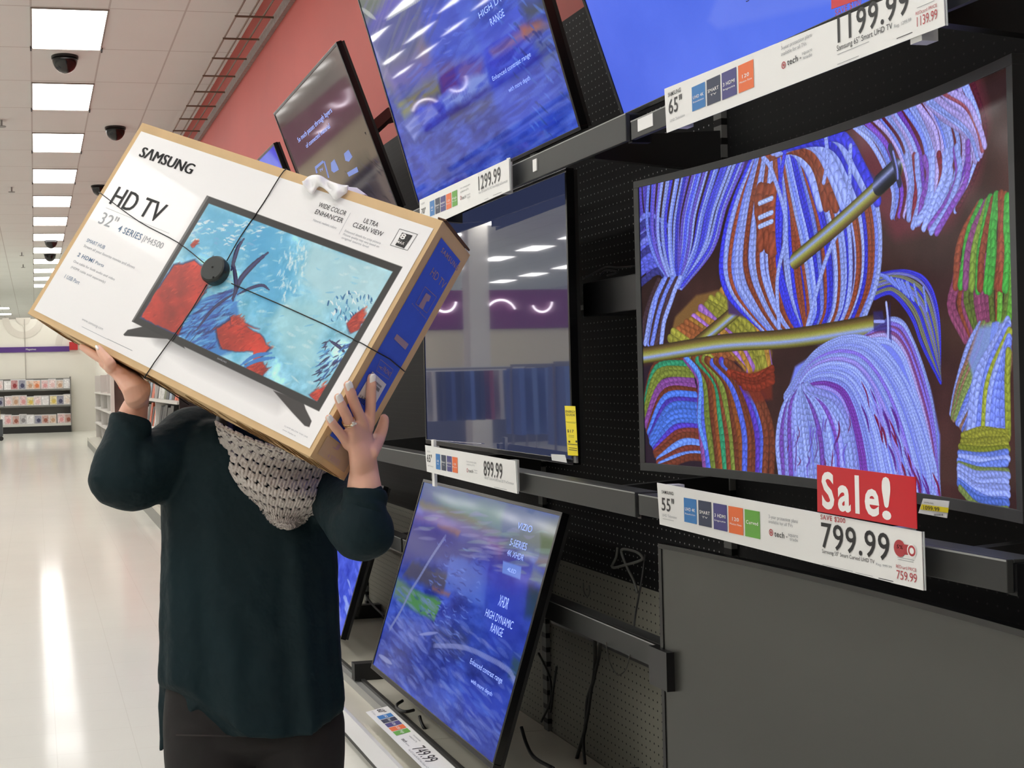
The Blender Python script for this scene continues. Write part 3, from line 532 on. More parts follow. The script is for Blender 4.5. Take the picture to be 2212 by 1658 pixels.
# 3  lower landscape screen
tvG, plG, dG = tv('television leaning back on the deck showing a blue brushstroke landscape', 1.282, .268, -17.8, 4.797, 3.455, .776, bez=.012, bots=.018)
cv = screen_canvas(plG, dG, 620, (40, 70, 190)); painting(cv, 23); r3 = lambda L: [(700+x/2.52, 1000+y/2.52) for x, y in L]
patches(cv, [(r3([(540, 80), (1320, 280), (1280, 480), (960, 420), (720, 340), (520, 240)]), (106, 122, 160), .95, 10, 3), (r3([(600, 170), (980, 240), (960, 370), (760, 320), (640, 260)]), (116, 148, 150), .9, 12, 3), (r3([(520, 200), (760, 270), (960, 380), (940, 400), (700, 300), (520, 240)]), (130, 132, 110), .85, 5, 2), (r3([(490, 260), (760, 310), (960, 400), (900, 450), (640, 360), (490, 320)]), (118, 106, 166), .9, 10, 3),
 (r3([(620, 340), (740, 370), (730, 400), (640, 360)]), (190, 126, 80), .8, 5, 2), (r3([(480, 320), (700, 380), (880, 450), (760, 560), (560, 520), (420, 560)]), (66, 70, 150), .95, 10, 3), (r3([(480, 540), (680, 600), (650, 700), (430, 620)]), (80, 76, 100), .9, 6, 3), (r3([(590, 670), (690, 700), (680, 720), (590, 690)]), (176, 110, 80), .7, 4, 2), (r3([(480, 680), (640, 750), (600, 860), (450, 770), (400, 740)]), (84, 150, 82), .95, 4, 2), (r3([(400, 620), (480, 680), (440, 760), (380, 720)]), (104, 140, 110), .9, 6, 2),
 (r3([(690, 500), (900, 560), (870, 780), (660, 680)]), (84, 116, 220), .8, 5, 4), (r3([(900, 420), (1000, 420), (960, 500)]), (110, 50, 130), .8, 10, 2), (r3([(960, 420), (1320, 300), (1280, 500), (1180, 520)]), (120, 128, 120), .8, 14, 4), (r3([(1180, 380), (1260, 400), (1250, 520), (1180, 480)]), (84, 104, 64), .8, 5, 2), (r3([(1170, 510), (1240, 520), (1230, 590), (1150, 540)]), (90, 66, 70), .8, 5, 2), (r3([(1140, 560), (1230, 620), (1210, 680), (1120, 620)]), (118, 136, 150), .8, 5, 2),
 (r3([(1110, 640), (1200, 700), (1170, 860), (1090, 830)]), (30, 60, 72), .85, 6, 3), (r3([(1030, 1030), (1120, 1060), (1060, 1200), (1000, 1160)]), (44, 76, 80), .8, 8, 4), (r3([(880, 560), (1110, 620), (1080, 1000), (900, 1000)]), (42, 62, 200), .7, 24, 3), (r3([(740, 1180), (1000, 1220), (980, 1400), (760, 1380)]), (50, 74, 206), .7, 10, 3), (r3([(600, 880), (800, 920), (740, 1060), (590, 1000)]), (52, 56, 100), .6, 12, 5)])
W, H = cv.W, cv.H
brush(cv, 300, (0, H*.55, W, H), [(84, 120, 232), (34, 58, 180), (120, 140, 226), (140, 150, 226)], 9, 5, .1, 80, .2); brush(cv, 160, (W*.25, H*.25, W*.65, H*.75), [(120, 150, 240), (30, 50, 150), (80, 100, 200)], 3, 6, .05, 34, .45); brush(cv, 50, (0, H*.08, W, H*.3), [(150, 150, 200), (130, 160, 160)], 8, 7, -.1, 120, .25)
cv.stroke(r3([(660, 400), (580, 520), (520, 620), (470, 700), (420, 800), (360, 900)]), 9, (134, 146, 204), 'flat', .55); cv.stroke(r3([(600, 990), (760, 1000), (900, 1060), (1000, 1120), (1040, 1180)]), 8, (150, 160, 226), 'flat', .4); cv.stroke(r3([(300, 1040), (370, 1090)]), 9, (150, 160, 220), 'flat', .6, taper=True); cv.stroke(r3([(520, 930), (620, 920)]), 6, (150, 160, 226), 'flat', .6, taper=True)
cv.mix(cv.polymask(r3([(975, 530), (1075, 562), (1068, 632), (970, 596)]), 1.2), (104, 146, 240)); cv.im = cv.im*.93; cv.build('screen', attr_mat('lit satin screen', emit=.85, rough=.08, spec=.2, base=False), tvG)
tx = MB(); T = lambda s, bl, br, tl: tx.text(s, plG, r3([bl])[0], r3([br])[0], r3([tl])[0])
T('VIZIO', (1050, 355), (1125, 390), (1056, 320)); T('5-SERIES', (1008, 445), (1098, 478), (1016, 408)); T('4K XHDR', (993, 500), (1080, 542), (1000, 468)); T('4LED', (996, 585), (1042, 602), (1000, 565)); T('XHDR', (945, 772), (995, 798), (960, 715)); T('HIGH DYNAMIC', (875, 830), (1022, 905), (885, 790)); T('RANGE', (903, 912), (968, 945), (913, 868)); T('Enhanced contrast range', (793, 1088), (965, 1205), (800, 1060)); T('with more depth', (797, 1190), (915, 1258), (803, 1170)); tx.build('lettering', M_scrtext, tvG)
# 4  plain blue screen, top right
tvD, plD, dD = tv('large tilted television with a plain bright blue screen', 1.397, 2.022, 18.9, 2.772, 1.32, .84, bez=.011)
cv = screen_canvas(plD, dD, 420, (84, 108, 228)); n1 = cv.noise(3, 77, 1, 1); cv.im += ((n1-.5)*40)[..., None]; g_ = np.linspace(0, 1, cv.W)[None, :]; cv.im += g_[..., None]*A(-6, 4, 4)
cv.mix(cv.polymask([(1528, 42), (1560, -40), (1800, -60), (1800, 0), (1550, 58)], 2)*.22, (150, 160, 240)); cv.build('screen', M_scrm, tvD)
MB().text('30', plD, (1612, 5), (1634, -4), (1608, -10)).build('lettering', P('dark screen lettering', (40, 44, 110), .5), tvD)
# 5  grey brown screen behind, 6 small sliver behind that, 7 far deck screen
tvB, plB, dB = tv('tilted television with a dim grey screen standing out against the red wall', 1.462, 2.096, 20, 6.198, 4.856, .711, bez=.012, depth=.06)
cv = screen_canvas(plB, dB, 420, (136, 116, 114)); n1 = cv.noise(3, 5); cv.im *= (.8+.35*n1)[..., None]; q5 = lambda L: [(580+x/4.607, 80+y/4.607) for x, y in L]
cv.mix(cv.polymask(q5([(880, 1220), (1000, 1180), (1150, 1600), (900, 1600), (760, 1500)]), 12, 3)*.8, (44, 34, 62)); brush(cv, 40, (cv.W*.6, cv.H*.62, cv.W, cv.H), [(70, 60, 110), (36, 28, 50), (90, 80, 110)], 4, 9, .6, 30, .5)
cv.build('screen', attr_mat('dim lit screen', emit=.35, rough=.05, base=False), tvB)
tx = MB(); T = lambda s, bl, br, tl: tx.text(s, plB, q5([bl])[0], q5([br])[0], q5([tl])[0])
T('So much passes through layers', (300, 1050), (640, 760), (290, 1000)); T('of connected material', (380, 1105), (615, 900), (370, 1060)); T('TV', (515, 1345), (545, 1320), (508, 1320)); tx.build('lettering', M_scrtext, tvB)
ic = MB()
for L in ([(460, 1290), (540, 1225), (552, 1245), (478, 1310), (490, 1350), (474, 1358)], [(548, 1240), (560, 1232), (606, 1400), (592, 1400)], [(620, 1250), (655, 1215), (690, 1290), (700, 1320), (650, 1350), (625, 1330)], [(750, 1160), (795, 1120), (835, 1190), (800, 1240), (765, 1230)], [(780, 1350), (880, 1290), (895, 1340), (800, 1390)]): ic.poly([plB.at(*p, .0015) for p in q5(L)])
ic.build('screen_icons', mat('screen icon blue', (110, 130, 200), .4, emit=(104, 124, 190), es=.5), tvB)
MB().tube([atX(798, 286, 1.36), atX(838, 250, 1.55), atX(866, 244, 1.75)], [(.035, .02)]*3, 4).build('wall_bracket', M_dark, tvB)
tvC, plC, dC = tv('sliver of a blue screened television above the box edge', 1.462, 2.0, 20, 7.62, 6.285, .672, bez=.012, depth=.09)
cv = screen_canvas(plC, dC, 200, (70, 90, 220)); cv.im += ((cv.noise(4, 8)-.5)*60)[..., None]; cv.build('screen', M_scr, tvC)
tvH, plH, dH = tv('small part of a blue screened television beside the shirt', 1.30, .268, -17.8, 6.6, 5.36, .70, bez=.012, depth=.09)
cv = screen_canvas(plH, dH, 400, (70, 90, 220)); cv.im += ((cv.noise(14, 9)-.5)*120)[..., None]; W, H = cv.W, cv.H; brush(cv, 200, (0, 0, W, H), [(150, 170, 240), (60, 80, 200), (120, 130, 230)], 9, 12, .3, 50, .6); cv.build('screen', M_scr, tvH)
# 8  switched-off reflective screen
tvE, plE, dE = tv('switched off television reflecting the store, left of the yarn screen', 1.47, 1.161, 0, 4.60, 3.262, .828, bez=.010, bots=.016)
w_, h_, bz, bt = dE; MB().add([plE.pt(bz, bt, .001), plE.pt(w_-bz, bt, .001), plE.pt(w_-bz, h_-bz, .001), plE.pt(bz, h_-bz, .001)], [(0, 1, 2, 3)]).build('screen', mat('dark glass with added glow', (14, 16, 26), .02, spec=.9, emit=(58, 66, 100), es=.55, coat=.4), tvE, 'dark mirror like screen')  # blue-grey emission stands in for reflected store light on the dark glass
MB().box((1.468, 3.245, 1.168), (1.474, 3.262, 1.186)).text('VIZIO', plE, (1238, 998), (1249, 1000), (1238, 992)).build('logo', M_steel, tvE)
MB().tube([atX(930, 950, 1.464), atX(1040, 958, 1.464)], .0012, 4).build('chrome_strip', mat('bright chrome', (230, 230, 230), .15, .8), tvE)
lb = thing('energy_label', 'yellow energy guide label on the right edge of the dark screen', 'label', tuple(atX(1235, 983, 1.464)))
Lp = Plane((1.4635, 0, 0), A(0, -1, 0), A(0, 0, 1)); yel = P('yellow label paper', (246, 226, 40), .45)
MB().prism([Lp.at(*p) for p in ((1220, 876), (1243, 877), (1249, 984), (1227, 983))], (-.0006, 0, 0)).build('paper', yel, lb)
tx = MB(); q2 = lambda x, y: (860+x/3.685, 750+y/3.685)
for s_, a, b, c_ in (('ENERGY', (1334, 518), (1410, 520), (1334, 500)), ('GUIDE', (1336, 543), (1408, 546), (1336, 526)), ('$17', (1346, 674), (1398, 676), (1346, 652))): tx.text(s_, Lp, q2(*a), q2(*b), q2(*c_), .001, .01)
for a, b in (((1330, 592), (1416, 596)), ((1350, 770), (1432, 774)), ((1345, 600), (1412, 603)), ((1355, 700), (1400, 702)), ((1355, 712), (1400, 714)), ((1358, 800), (1425, 803)), ((1358, 815), (1425, 818)), ((1355, 742), (1370, 758)), ((1412, 740), (1426, 757))):
    p, q = Lp.at(*q2(*a), .001), Lp.at(*q2(*b), .001); z0, z1 = min(p[2], q[2]), max(p[2], q[2]); z1 = max(z1, z0+.0006); tx.add([(p[0], p[1], z0), (p[0], q[1], z0), (p[0], q[1], z1), (p[0], p[1], z1)], [(0, 1, 2, 3)])
tx.build('lettering', M_ink, lb)
st = thing('shelf_sticker', 'crumpled white sticker under the corner of the dark screen', 'label', tuple(atX(1207, 990, 1.46)))
MB().prism([atX(*q2(*p), 1.458) for p in ((1218, 848), (1330, 855), (1345, 918), (1225, 898))], (-.0006, 0, .0)).build('paper', M_white, st)
# 9  big blank grey screen, lower right (curved)
tvI, plI, dI = tv('blank matte grey curved television below the 799.99 sign', 1.50, .19, 0, 2.845, 1.45, .804, bez=.012, sag=.05)
w_, h_, bz, bt = dI; us = np.linspace(bz, w_-bz, 60); vs = np.linspace(h_-bz, bt, 20)
P3 = np.array([[plI.pt(u, v, .001)-ORG[tvI.name] for u in us] for v in vs]); grid_obj(P3, None, 'screen', P('matte grey screen', (60, 60, 56), .28, spec=.6), tvI, smooth=True)
# ------------------------------------------------------------------ price signs
def sign(label, corners, x=1.33, group='white price signs on the rails'):
    pl = Plane((x, 0, 0), A(0, -1, 0), A(0, 0, 1)); c = [pl.at(*p) for p in corners]; t = thing('price_sign', label, 'price sign', tuple(c[3]), group)
    MB().prism(c, (.0015, 0, 0)).build('card', M_white, t); MB().tube([c[2]+A(.004, .0, 0), c[1]+A(.004, .0, 0)], .0015, 6).build('clear_edge', P('clear plastic', (200, 205, 205), .1), t)
    mb = MB(); m = (c[0]+c[3])/2; mb.box((x+.0016, m[1]-.06, m[2]-.045), (x+.03, m[1]-.035, m[2]+.045)); n = (c[1]+c[2])/2; mb.box((x+.0016, n[1]+.05, n[2]-.045), (x+.03, n[1]+.075, n[2]+.045)); mb.build('holder', P('sign holder', (190, 190, 188), .4), t)
    return t, pl
TC = {'b': M_blue, 'n': M_navy, 'p': M_purp, 'o': M_orng, 'g': M_green}
def tiles(t, pl, spec):     # colour, quad in photo pixels, words
    tx = MB()
    for c, q, words in spec:
        p = [pl.at(*k, .0008) for k in q]; u0 = (p[0][1]+p[3][1])/2; u1 = (p[1][1]+p[2][1])/2; z1 = (p[0][2]+p[1][2])/2; z0 = (p[2][2]+p[3][2])/2
        MB().add([(p[0][0], u0, z0), (p[0][0], u1, z0), (p[0][0], u1, z1), (p[0][0], u0, z1)], [(0, 1, 2, 3)]).build('feature_tile', TC[c], t)
        W = u0-u1; Hh = z1-z0
        for k, wd in enumerate(words):
            hh = Hh*(.13 if k == 0 else .07); zz = z0+Hh*(.48-.16*k); ww = W*(.8 if len(wd) > 3 else .45); tx.text3(wd, A(p[0][0]-.0005, u0-(W-ww)/2, zz), pl.U, pl.V, ww, hh, .01 if k == 0 else 0)
    tx.build('tile_lettering', M_whiteink, t)
def lines(mb, pl, L, th=.0012):
    for a, b in L:
        p, q = pl.at(*a, .0008), pl.at(*b, .0008); z = (p[2]+q[2])/2; mb.add([(p[0], p[1], z), (p[0], q[1], z), (p[0], q[1], z+th), (p[0], p[1], z+th)], [(0, 1, 2, 3)])
def ring(mb, c, pl, r0, r1, n=24):
    a = [c+pl.U*math.cos(t)*r0+pl.V*math.sin(t)*r0 for t in np.linspace(0, 2*math.pi, n, False)]; b = [c+pl.U*math.cos(t)*r1+pl.V*math.sin(t)*r1 for t in np.linspace(0, 2*math.pi, n, False)]
    mb.add(a+b, [(k, (k+1) % n, n+(k+1) % n, n+k) for k in range(n)])
def disc(mb, c, pl, r, n=24): mb.poly([c+pl.U*math.cos(t)*r+pl.V*math.sin(t)*r for t in np.linspace(0, 2*math.pi, n, False)])
# 799.99
q = lambda x, y: (1360+x/2.596, 960+y/2.596); w5 = lambda x, y: (1760+x/5.35, 980+y/5.35)
t, pl = sign('white price sign reading 799.99 with a red Sale topper', ((1419, 1042), (1990, 1148), (1994, 1275), (1425, 1132)))
tiles(t, pl, [(c, [q(x0, y0), q(x1, y1), q(x1+5, y2), q(x0+4, y3)], wd) for c, x0, x1, y0, y1, y2, y3, wd in (('b', 303, 373, 296, 308, 448, 430, ('UHD 4K', 'Resolution')), ('n', 384, 456, 310, 322, 467, 450, ('SMART', 'TV')), ('p', 468, 544, 325, 340, 488, 472, ('3 HDMI', 'Inputs')), ('o', 553, 634, 342, 357, 510, 492, ('120', 'Motion Rate')), ('g', 644, 728, 360, 376, 530, 512, ('Curved',)))])
tx = MB(); g_ = MB(); rd = MB()
T = lambda m, s, a, b, c, f=q, bold=0: m.text(s, pl, f(*a), f(*b), f(*c), .0009, bold)
T(tx, 'SAMSUNG', (180, 272), (245, 282), (180, 255), bold=.01); T(tx, '55"', (180, 366), (250, 377), (180, 296), bold=.01); T(g_, 'UHD Television', (184, 400), (264, 416), (184, 386)); T(g_, '3-year protection plans', (780, 411), (942, 440), (780, 392)); T(g_, 'available for all TVs', (780, 438), (914, 464), (780, 421)); T(tx, 'tech', (812, 514), (868, 526), (812, 482), bold=.01); T(tx, '+', (876, 524), (888, 527), (876, 509)); T(g_, 'square', (890, 512), (944, 520), (890, 492)); T(g_, 'trade', (898, 536), (944, 543), (898, 519))
pn = MB(); T(pn, '799.99', (78, 1075), (865, 1235), (78, 790), w5, .008); T(tx, 'Samsung 55" Smart Curved UHD TV', (84, 1140), (690, 1284), (84, 1098), w5); T(g_, 'Reg. 999.99', (708, 1284), (890, 1328), (708, 1258), w5); T(rd, 'SAVE $200', (66, 752), (352, 803), (66, 698), w5, .01); T(rd, '759.99', (946, 1440), (1180, 1487), (946, 1340), w5); T(rd, 'REDcard PRICE', (940, 1313), (1172, 1358), (940, 1276), w5)
lines(g_, pl, [(w5(90, 1280), w5(440, 1360)), (w5(470, 1370), w5(670, 1418)), (w5(955, 1200), w5(1150, 1225)), (w5(960, 1225), w5(1140, 1250)), (q(186, 414), q(248, 430))], .0008); lines(tx, pl, [(w5(736, 1440), w5(908, 1476))], .0012)
c = pl.at(*q(793, 492), .0009); ring(rd, c, pl, .0045, .0065); disc(rd, c, pl, .0026)
c = pl.at(*w5(980, 1090), .0009); disc(rd, c, pl, .0135, 28); rd.add([pl.at(*w5(*p), .0008) for p in ((1020, 1042), (1155, 1062), (1155, 1178), (1030, 1160))], [(0, 1, 2, 3)])
tx.build('black_lettering', M_ink, t); pn.build('price_number', M_ink, t); g_.build('small_print', M_grey, t); rd.build('red_print', M_wred, t)
wt = MB(); c = pl.at(*w5(1120, 1120), .0011); disc(wt, c, pl, .0105, 28); T(wt, '5%', (948, 1088), (1018, 1104), (948, 1046), w5, .01); wt.build('badge_print', M_whiteink, t); rb = MB(); c = pl.at(*w5(1120, 1120), .0013); ring(rb, c, pl, .005, .0085); rb.build('badge_ring', M_wred, t)
c4 = [pl.at(*p, .001) for p in ((1766, 1003), (1979, 1030), (1982, 1142), (1767, 1104))]; sh = MB().prism(c4, (-.0012, 0, 0)).build('sale_topper', P('sale red', (204, 32, 44), .35), t, 'red topper with the word Sale')
tx = MB(); tx.text('Sale', pl, w5(85, 610), w5(748, 705), w5(95, 205), .0026, .028); tx.text('!', pl, w5(780, 735), w5(885, 742), w5(782, 268), .0026, .02); tx.build('sale_lettering', M_whiteink, sh)
# 1199.99
q = lambda x, y: (1240+x/2.276, y/2.276)
t, pl = sign('white price sign reading 1199.99 with a strip of red above', ((1435, 192), (2036, -52), (2041, 55), (1440, 287)))
tiles(t, pl, [(c, [q(x0, y0), q(x1, y1), q(x1+5, y2), q(x0+5, y3)], wd) for c, x0, x1, y0, y1, y2, y3, wd in (('b', 577, 642, 430, 402, 520, 550, ('UHD 4K', 'Resolution')), ('n', 650, 716, 396, 366, 492, 522, ('SMART', 'TV')), ('p', 724, 796, 360, 330, 462, 492, ('3 HDMI', 'Inputs')), ('o', 805, 880, 324, 292, 428, 458, ('120', 'Motion Rate')))])
tx = MB(); g_ = MB(); rd = MB(); T(tx, 'SAMSUNG', (462, 478), (524, 456), (462, 458), q, .01); T(tx, '65"', (466, 562), (530, 532), (464, 492), q, .01); T(g_, 'UHD Television', (472, 600), (544, 572), (472, 588), q); T(g_, '3-year protection plans', (1018, 246), (1168, 180), (1018, 228), q); T(g_, 'available for all TVs', (1018, 276), (1142, 222), (1018, 258), q); T(tx, 'tech', (1048, 322), (1100, 302), (1046, 292), q, .01); T(tx, '+', (1108, 294), (1118, 290), (1108, 280), q); T(g_, 'square', (1120, 270), (1170, 250), (1120, 254), q); T(g_, 'trade', (1126, 292), (1170, 274), (1126, 276), q)
pn = MB(); T(pn, '1199.99', (1296, 210), (1648, 66), (1288, 90), q, .008); T(tx, 'Samsung 65" Smart UHD TV', (1292, 252), (1564, 142), (1290, 226), q); T(g_, 'Reg. 1299.99', (1574, 138), (1658, 104), (1572, 122), q); T(rd, 'SAVE $100', (1284, 78), (1412, 22), (1282, 50), q, .01); T(rd, '1139.99', (1686, 132), (1786, 92), (1682, 86), q); T(rd, 'REDcard PRICE', (1680, 76), (1784, 34), (1680, 60), q)
lines(g_, pl, [(q(1294, 270), q(1450, 206)), (q(1294, 318), q(1400, 276)), (q(1686, 40), q(1772, 6))], .0009); lines(tx, pl, [(q(1586, 192), q(1664, 160))], .0012); c = pl.at(*q(1030, 320), .0009); ring(rd, c, pl, .0045, .0065); disc(rd, c, pl, .0026)
tx.build('black_lettering', M_ink, t); pn.build('price_number', M_ink, t); g_.build('small_print', M_grey, t); rd.build('red_print', M_wred, t)
MB().prism([pl.at(*p, .001) for p in ((1797, -60), (2000, -160), (2004, -52), (1797, 20))], (-.0012, 0, 0)).build('sale_topper', MT['sale red'], t)
# 1299.99
q = lambda x, y: (780+x/3.454, y/3.454)
t, pl = sign('white price sign reading 1299.99 under the blue landscape screen', ((906, 432), (1099, 342), (1101, 411), (908, 498)))
MB().prism([pl.at(*q(*p), -.004) for p in ((1085, 1180), (1112, 1175), (1106, 1250), (1090, 1245))], (.001, 0, 0)).build('paper_flap', M_white, t)
tiles(t, pl, [(c, [q(x0, y0), q(x1, y1), q(x1+2, y2), q(x0+2, y3)], wd) for c, x0, x1, y0, y1, y2, y3, wd in (('b', 512, 546, 1502, 1492, 1602, 1614, ('UHD', '4K')), ('n', 552, 587, 1484, 1470, 1584, 1598, ('Smart', 'TV')), ('p', 592, 629, 1470, 1452, 1566, 1582, ('HDMI', 'Inputs')), ('o', 634, 672, 1452, 1434, 1548, 1566, ('120', 'Rate')), ('g', 678, 716, 1434, 1412, 1528, 1546, ('High', 'Range')))])
tx = MB(); g_ = MB(); rd = MB(); T(tx, '70"', (450, 1600), (482, 1588), (448, 1560), q, .01); T(g_, 'VIZIO', (446, 1530), (474, 1518), (446, 1518), q); T(g_, '3-year protection plans', (738, 1412), (814, 1384), (738, 1400), q); T(g_, 'available for all TVs', (740, 1440), (802, 1412), (740, 1426), q); T(tx, 'tech', (752, 1488), (782, 1472), (752, 1464), q); T(g_, '+ square', (784, 1462), (814, 1448), (784, 1448), q); T(g_, 'trade', (792, 1480), (814, 1470), (792, 1464), q)
pn = MB(); T(pn, '1299.99', (876, 1420), (1040, 1330), (868, 1320), q, .008); T(g_, 'Vizio 70" E-Series 4K UHD Smart Display w/Chromecast', (876, 1448), (1092, 1348), (876, 1430), q); lines(tx, pl, [(q(984, 1460), q(1048, 1432))], .001); lines(g_, pl, [(q(920, 1492), q(950, 1476))], .0012); c = pl.at(*q(744, 1476), .0009); ring(rd, c, pl, .0045, .0065)
tx.build('black_lettering', M_ink, t); pn.build('price_number', M_ink, t); g_.build('small_print', M_grey, t); rd.build('red_print', M_wred, t)
# 899.99
q = lambda x, y: (860+x/3.685, 750+y/3.685)
t, pl = sign('white price sign reading 899.99 below the dark reflective screen', ((918, 961), (1113, 995), (1117, 1066), (922, 1018)))
tiles(t, pl, [(c, [q(x0, y0), q(x1, y1), q(x1+6, y2), q(x0+8, y3)], wd) for c, x0, x1, y0, y1, y2, y3, wd in (('b', 296, 332, 844, 850, 976, 966, ('UHD', '4K')), ('n', 340, 378, 852, 860, 984, 976, ('Smart', 'TV')), ('p', 384, 424, 860, 868, 992, 984, ('HDMI', 'Inputs')), ('o', 428, 470, 868, 876, 1002, 992, ('120', 'Rate')))])
tx = MB(); g_ = MB(); rd = MB(); T(tx, '65"', (230, 908), (268, 916), (228, 850), q, .01); T(g_, 'VIZIO', (230, 832), (256, 836), (230, 820), q); T(g_, 'UHD Television', (236, 945), (280, 950), (236, 934), q); T(g_, '3-year protection plans', (543, 912), (622, 922), (543, 898), q); T(g_, 'available for all TVs', (545, 935), (608, 944), (545, 922), q); T(tx, 'tech', (560, 992), (598, 998), (560, 966), q); T(g_, '+ square', (600, 980), (630, 984), (600, 968), q); T(g_, 'trade', (606, 1000), (630, 1004), (606, 990), q)
pn = MB(); T(pn, '899.99', (682, 1018), (830, 1040), (676, 900), q, .008); T(g_, 'Vizio 65" E-Series 4K UHD Smart LED TV w/Chromecast', (686, 1045), (920, 1084), (686, 1026), q); lines(tx, pl, [(q(762, 1108), q(866, 1138))], .0009); c = pl.at(*q(551, 978), .0009); ring(rd, c, pl, .0045, .0065)
tx.build('black_lettering', M_ink, t); pn.build('price_number', M_ink, t); g_.build('small_print', M_grey, t); rd.build('red_print', M_wred, t)
MB().box((1.335, 4.10, 1.04), (1.345, 4.125, 1.20)).build('sign_post', M_white, t)
# 749 : lying back on the deck edge
q = lambda x, y: (700+x/4.386, 1280+y/4.386)
o_ = atZ(*q(395, 1128), .18); top_ = atY(*q(600, 1072), o_[1]); U = A(0, -1, 0); V = unit(top_-o_); pl = Plane(o_, U, V)
vh = np.linalg.norm(top_-o_); t = thing('price_sign', 'white price sign reading 749 lying along the deck edge', 'price sign', tuple(o_), 'white price signs on the rails')
pp = [pl.pt(0, 0), pl.pt(.84, 0), pl.pt(.84, vh), pl.pt(0, vh)]; MB().prism(pp, -pl.N*.0015).build('card', M_white, t)
MB().prism([pl.pt(0.03, vh*.3, -.002), pl.pt(.80, vh*.3, -.002), pl.pt(.80, vh*.6, -.002), pl.pt(.03, vh*.6, -.002)], (0, 0, -.02)).build('holder', MT['sign holder'], t)
tx = MB()
for i, (cc, wd) in enumerate((('b', 'UHD'), ('n', 'Smart'), ('p', 'HDMI'), ('o', '120'), ('g', 'High'))):
    u = .085+i*.052; MB().add([pl.pt(u, vh*.22, .0009), pl.pt(u+.045, vh*.22, .0009), pl.pt(u+.045, vh*.85, .0009), pl.pt(u, vh*.85, .0009)], [(0, 1, 2, 3)]).build('feature_tile', TC[cc], t); tx.text3(wd, pl.pt(u+.006, vh*.5, .0012), pl.U, pl.V, .033, vh*.12, .01)
tx.build('tile_lettering', M_whiteink, t); tx = MB(); g_ = MB(); tx.text3('60"', pl.pt(.012, vh*.45, .0009), pl.U, pl.V, .05, vh*.3, .01); tx.text3('tech', pl.pt(.385, vh*.25, .0009), pl.U, pl.V, .04, vh*.16); pn = MB(); pn.text3('749.99', pl.pt(.50, vh*.28, .0009), pl.U, pl.V, .16, vh*.5)
for i in range(3): g_.text3(('3-year protection plans', 'available for all TVs', '+ square trade')[i], pl.pt(.375 if i < 2 else .43, vh*(.78-.16*i) if i < 2 else vh*.25, .0009), pl.U, pl.V, .08 if i < 2 else .04, vh*.08)
g_.text3('Vizio 60" E-Series 4K UHD Smart Display w/Chromecast', pl.pt(.50, vh*.12, .0009), pl.U, pl.V, .25, vh*.09); g_.text3('UHD Television', pl.pt(.012, vh*.2, .0009), pl.U, pl.V, .055, vh*.08); tx.build('black_lettering', M_ink, t); pn.build('price_number', M_ink, t); g_.build('small_print', M_grey, t)
# little yellow tag
t = thing('price_tag', 'small white and yellow tag reading 1099.99 under the yarn screen', 'price tag', tuple(atX(2020, 1110, 1.36))); pl = Plane((1.466, 1.75, 1.17), A(0, -1, 0), A(-.02, 0, 1))
MB().prism([pl.at(*w5(*p)) for p in ((1252, 515), (1550, 545), (1522, 740), (1196, 682))], (.0015, 0, 0)).build('paper', M_white, t); MB().poly([pl.at(*w5(*p), .001) for p in ((1234, 580), (1548, 622), (1540, 680), (1216, 640))]).build('yellow_band', yel, t)
tx = MB(); tx.text('1099.99', pl, w5(1256, 640), w5(1440, 676), w5(1256, 594), .0018); tx.text('SAMSUNG', pl, w5(1262, 566), w5(1370, 578), w5(1262, 550), .0018)
for x in range(9): tx.add([pl.at(*w5(*p), .0016) for p in ((1380+x*12, 690), (1386+x*12, 691), (1386+x*12, 715), (1380+x*12, 714))], [(0, 1, 2, 3)])
tx.build('lettering', M_ink, t)
# cables
def cable(label, pts, r=.004, x=None, name='power_cable', m=None, group='black cables behind the screens'):
    p = catmull([atX(a, b, c) for a, b, c in pts], 6); o = MB().tube(p, r, 8).build(name, m or M_cable, smooth=True); tag(o, label, 'cable', group); return o
z2 = lambda x, y, d=1.70: (1080+x/3.4675, 1180+y/3.4675, d)
cable('black cable curving down right of the leaning landscape screen', [z2(290, 800, 1.6), z2(360, 940), z2(385, 1060), z2(370, 1180), z2(310, 1310)]); cable('black cable crossing in front of the slotted upright', [z2(425, 900), z2(400, 1060), z2(385, 1200), z2(378, 1240)])
cable('thick black cable hanging below the lower rail', [z2(710, 670, 1.6), z2(712, 850), z2(700, 1000), z2(655, 1150), z2(640, 1350), z2(600, 1500), z2(560, 1640)], .006); cable('second black cable hanging close to the thick one', [z2(755, 680, 1.6), z2(740, 830), z2(690, 1040), z2(660, 1250), z2(625, 1450), z2(640, 1650)], .005)
cable('thin grey cable looping below the lower rail', [z2(795, 720, 1.5), z2(820, 860), z2(880, 960), z2(940, 920), z2(972, 810, 1.5)], .0018, m=P('grey cable', (84, 84, 80), .5)); cable('thin cable dropping behind the lower rail end', [z2(1090, 60, 1.72), z2(1060, 260, 1.7), z2(1020, 480), z2(998, 650, 1.6)], .003, m=P('dark grey cable', (48, 48, 50), .5))
cable('grey twisted cable loop hooked on the pegboard', [z2(880, 10), z2(870, 80), z2(842, 155), z2(930, 140), z2(1060, 100), z2(1050, 60), z2(990, 30), z2(910, 28), z2(950, 150), z2(1000, 250), z2(1030, 350)], .004, m=P('grey cable', (84, 84, 80), .5)); cable('small grey hook loop beside the leaning landscape screen', [z2(625, 270), z2(630, 340), z2(655, 375), z2(672, 340), z2(668, 290)], .002, m=MT['grey cable'])
g2 = lambda x, y, d: (700+x/4.386, 1280+y/4.386, d)
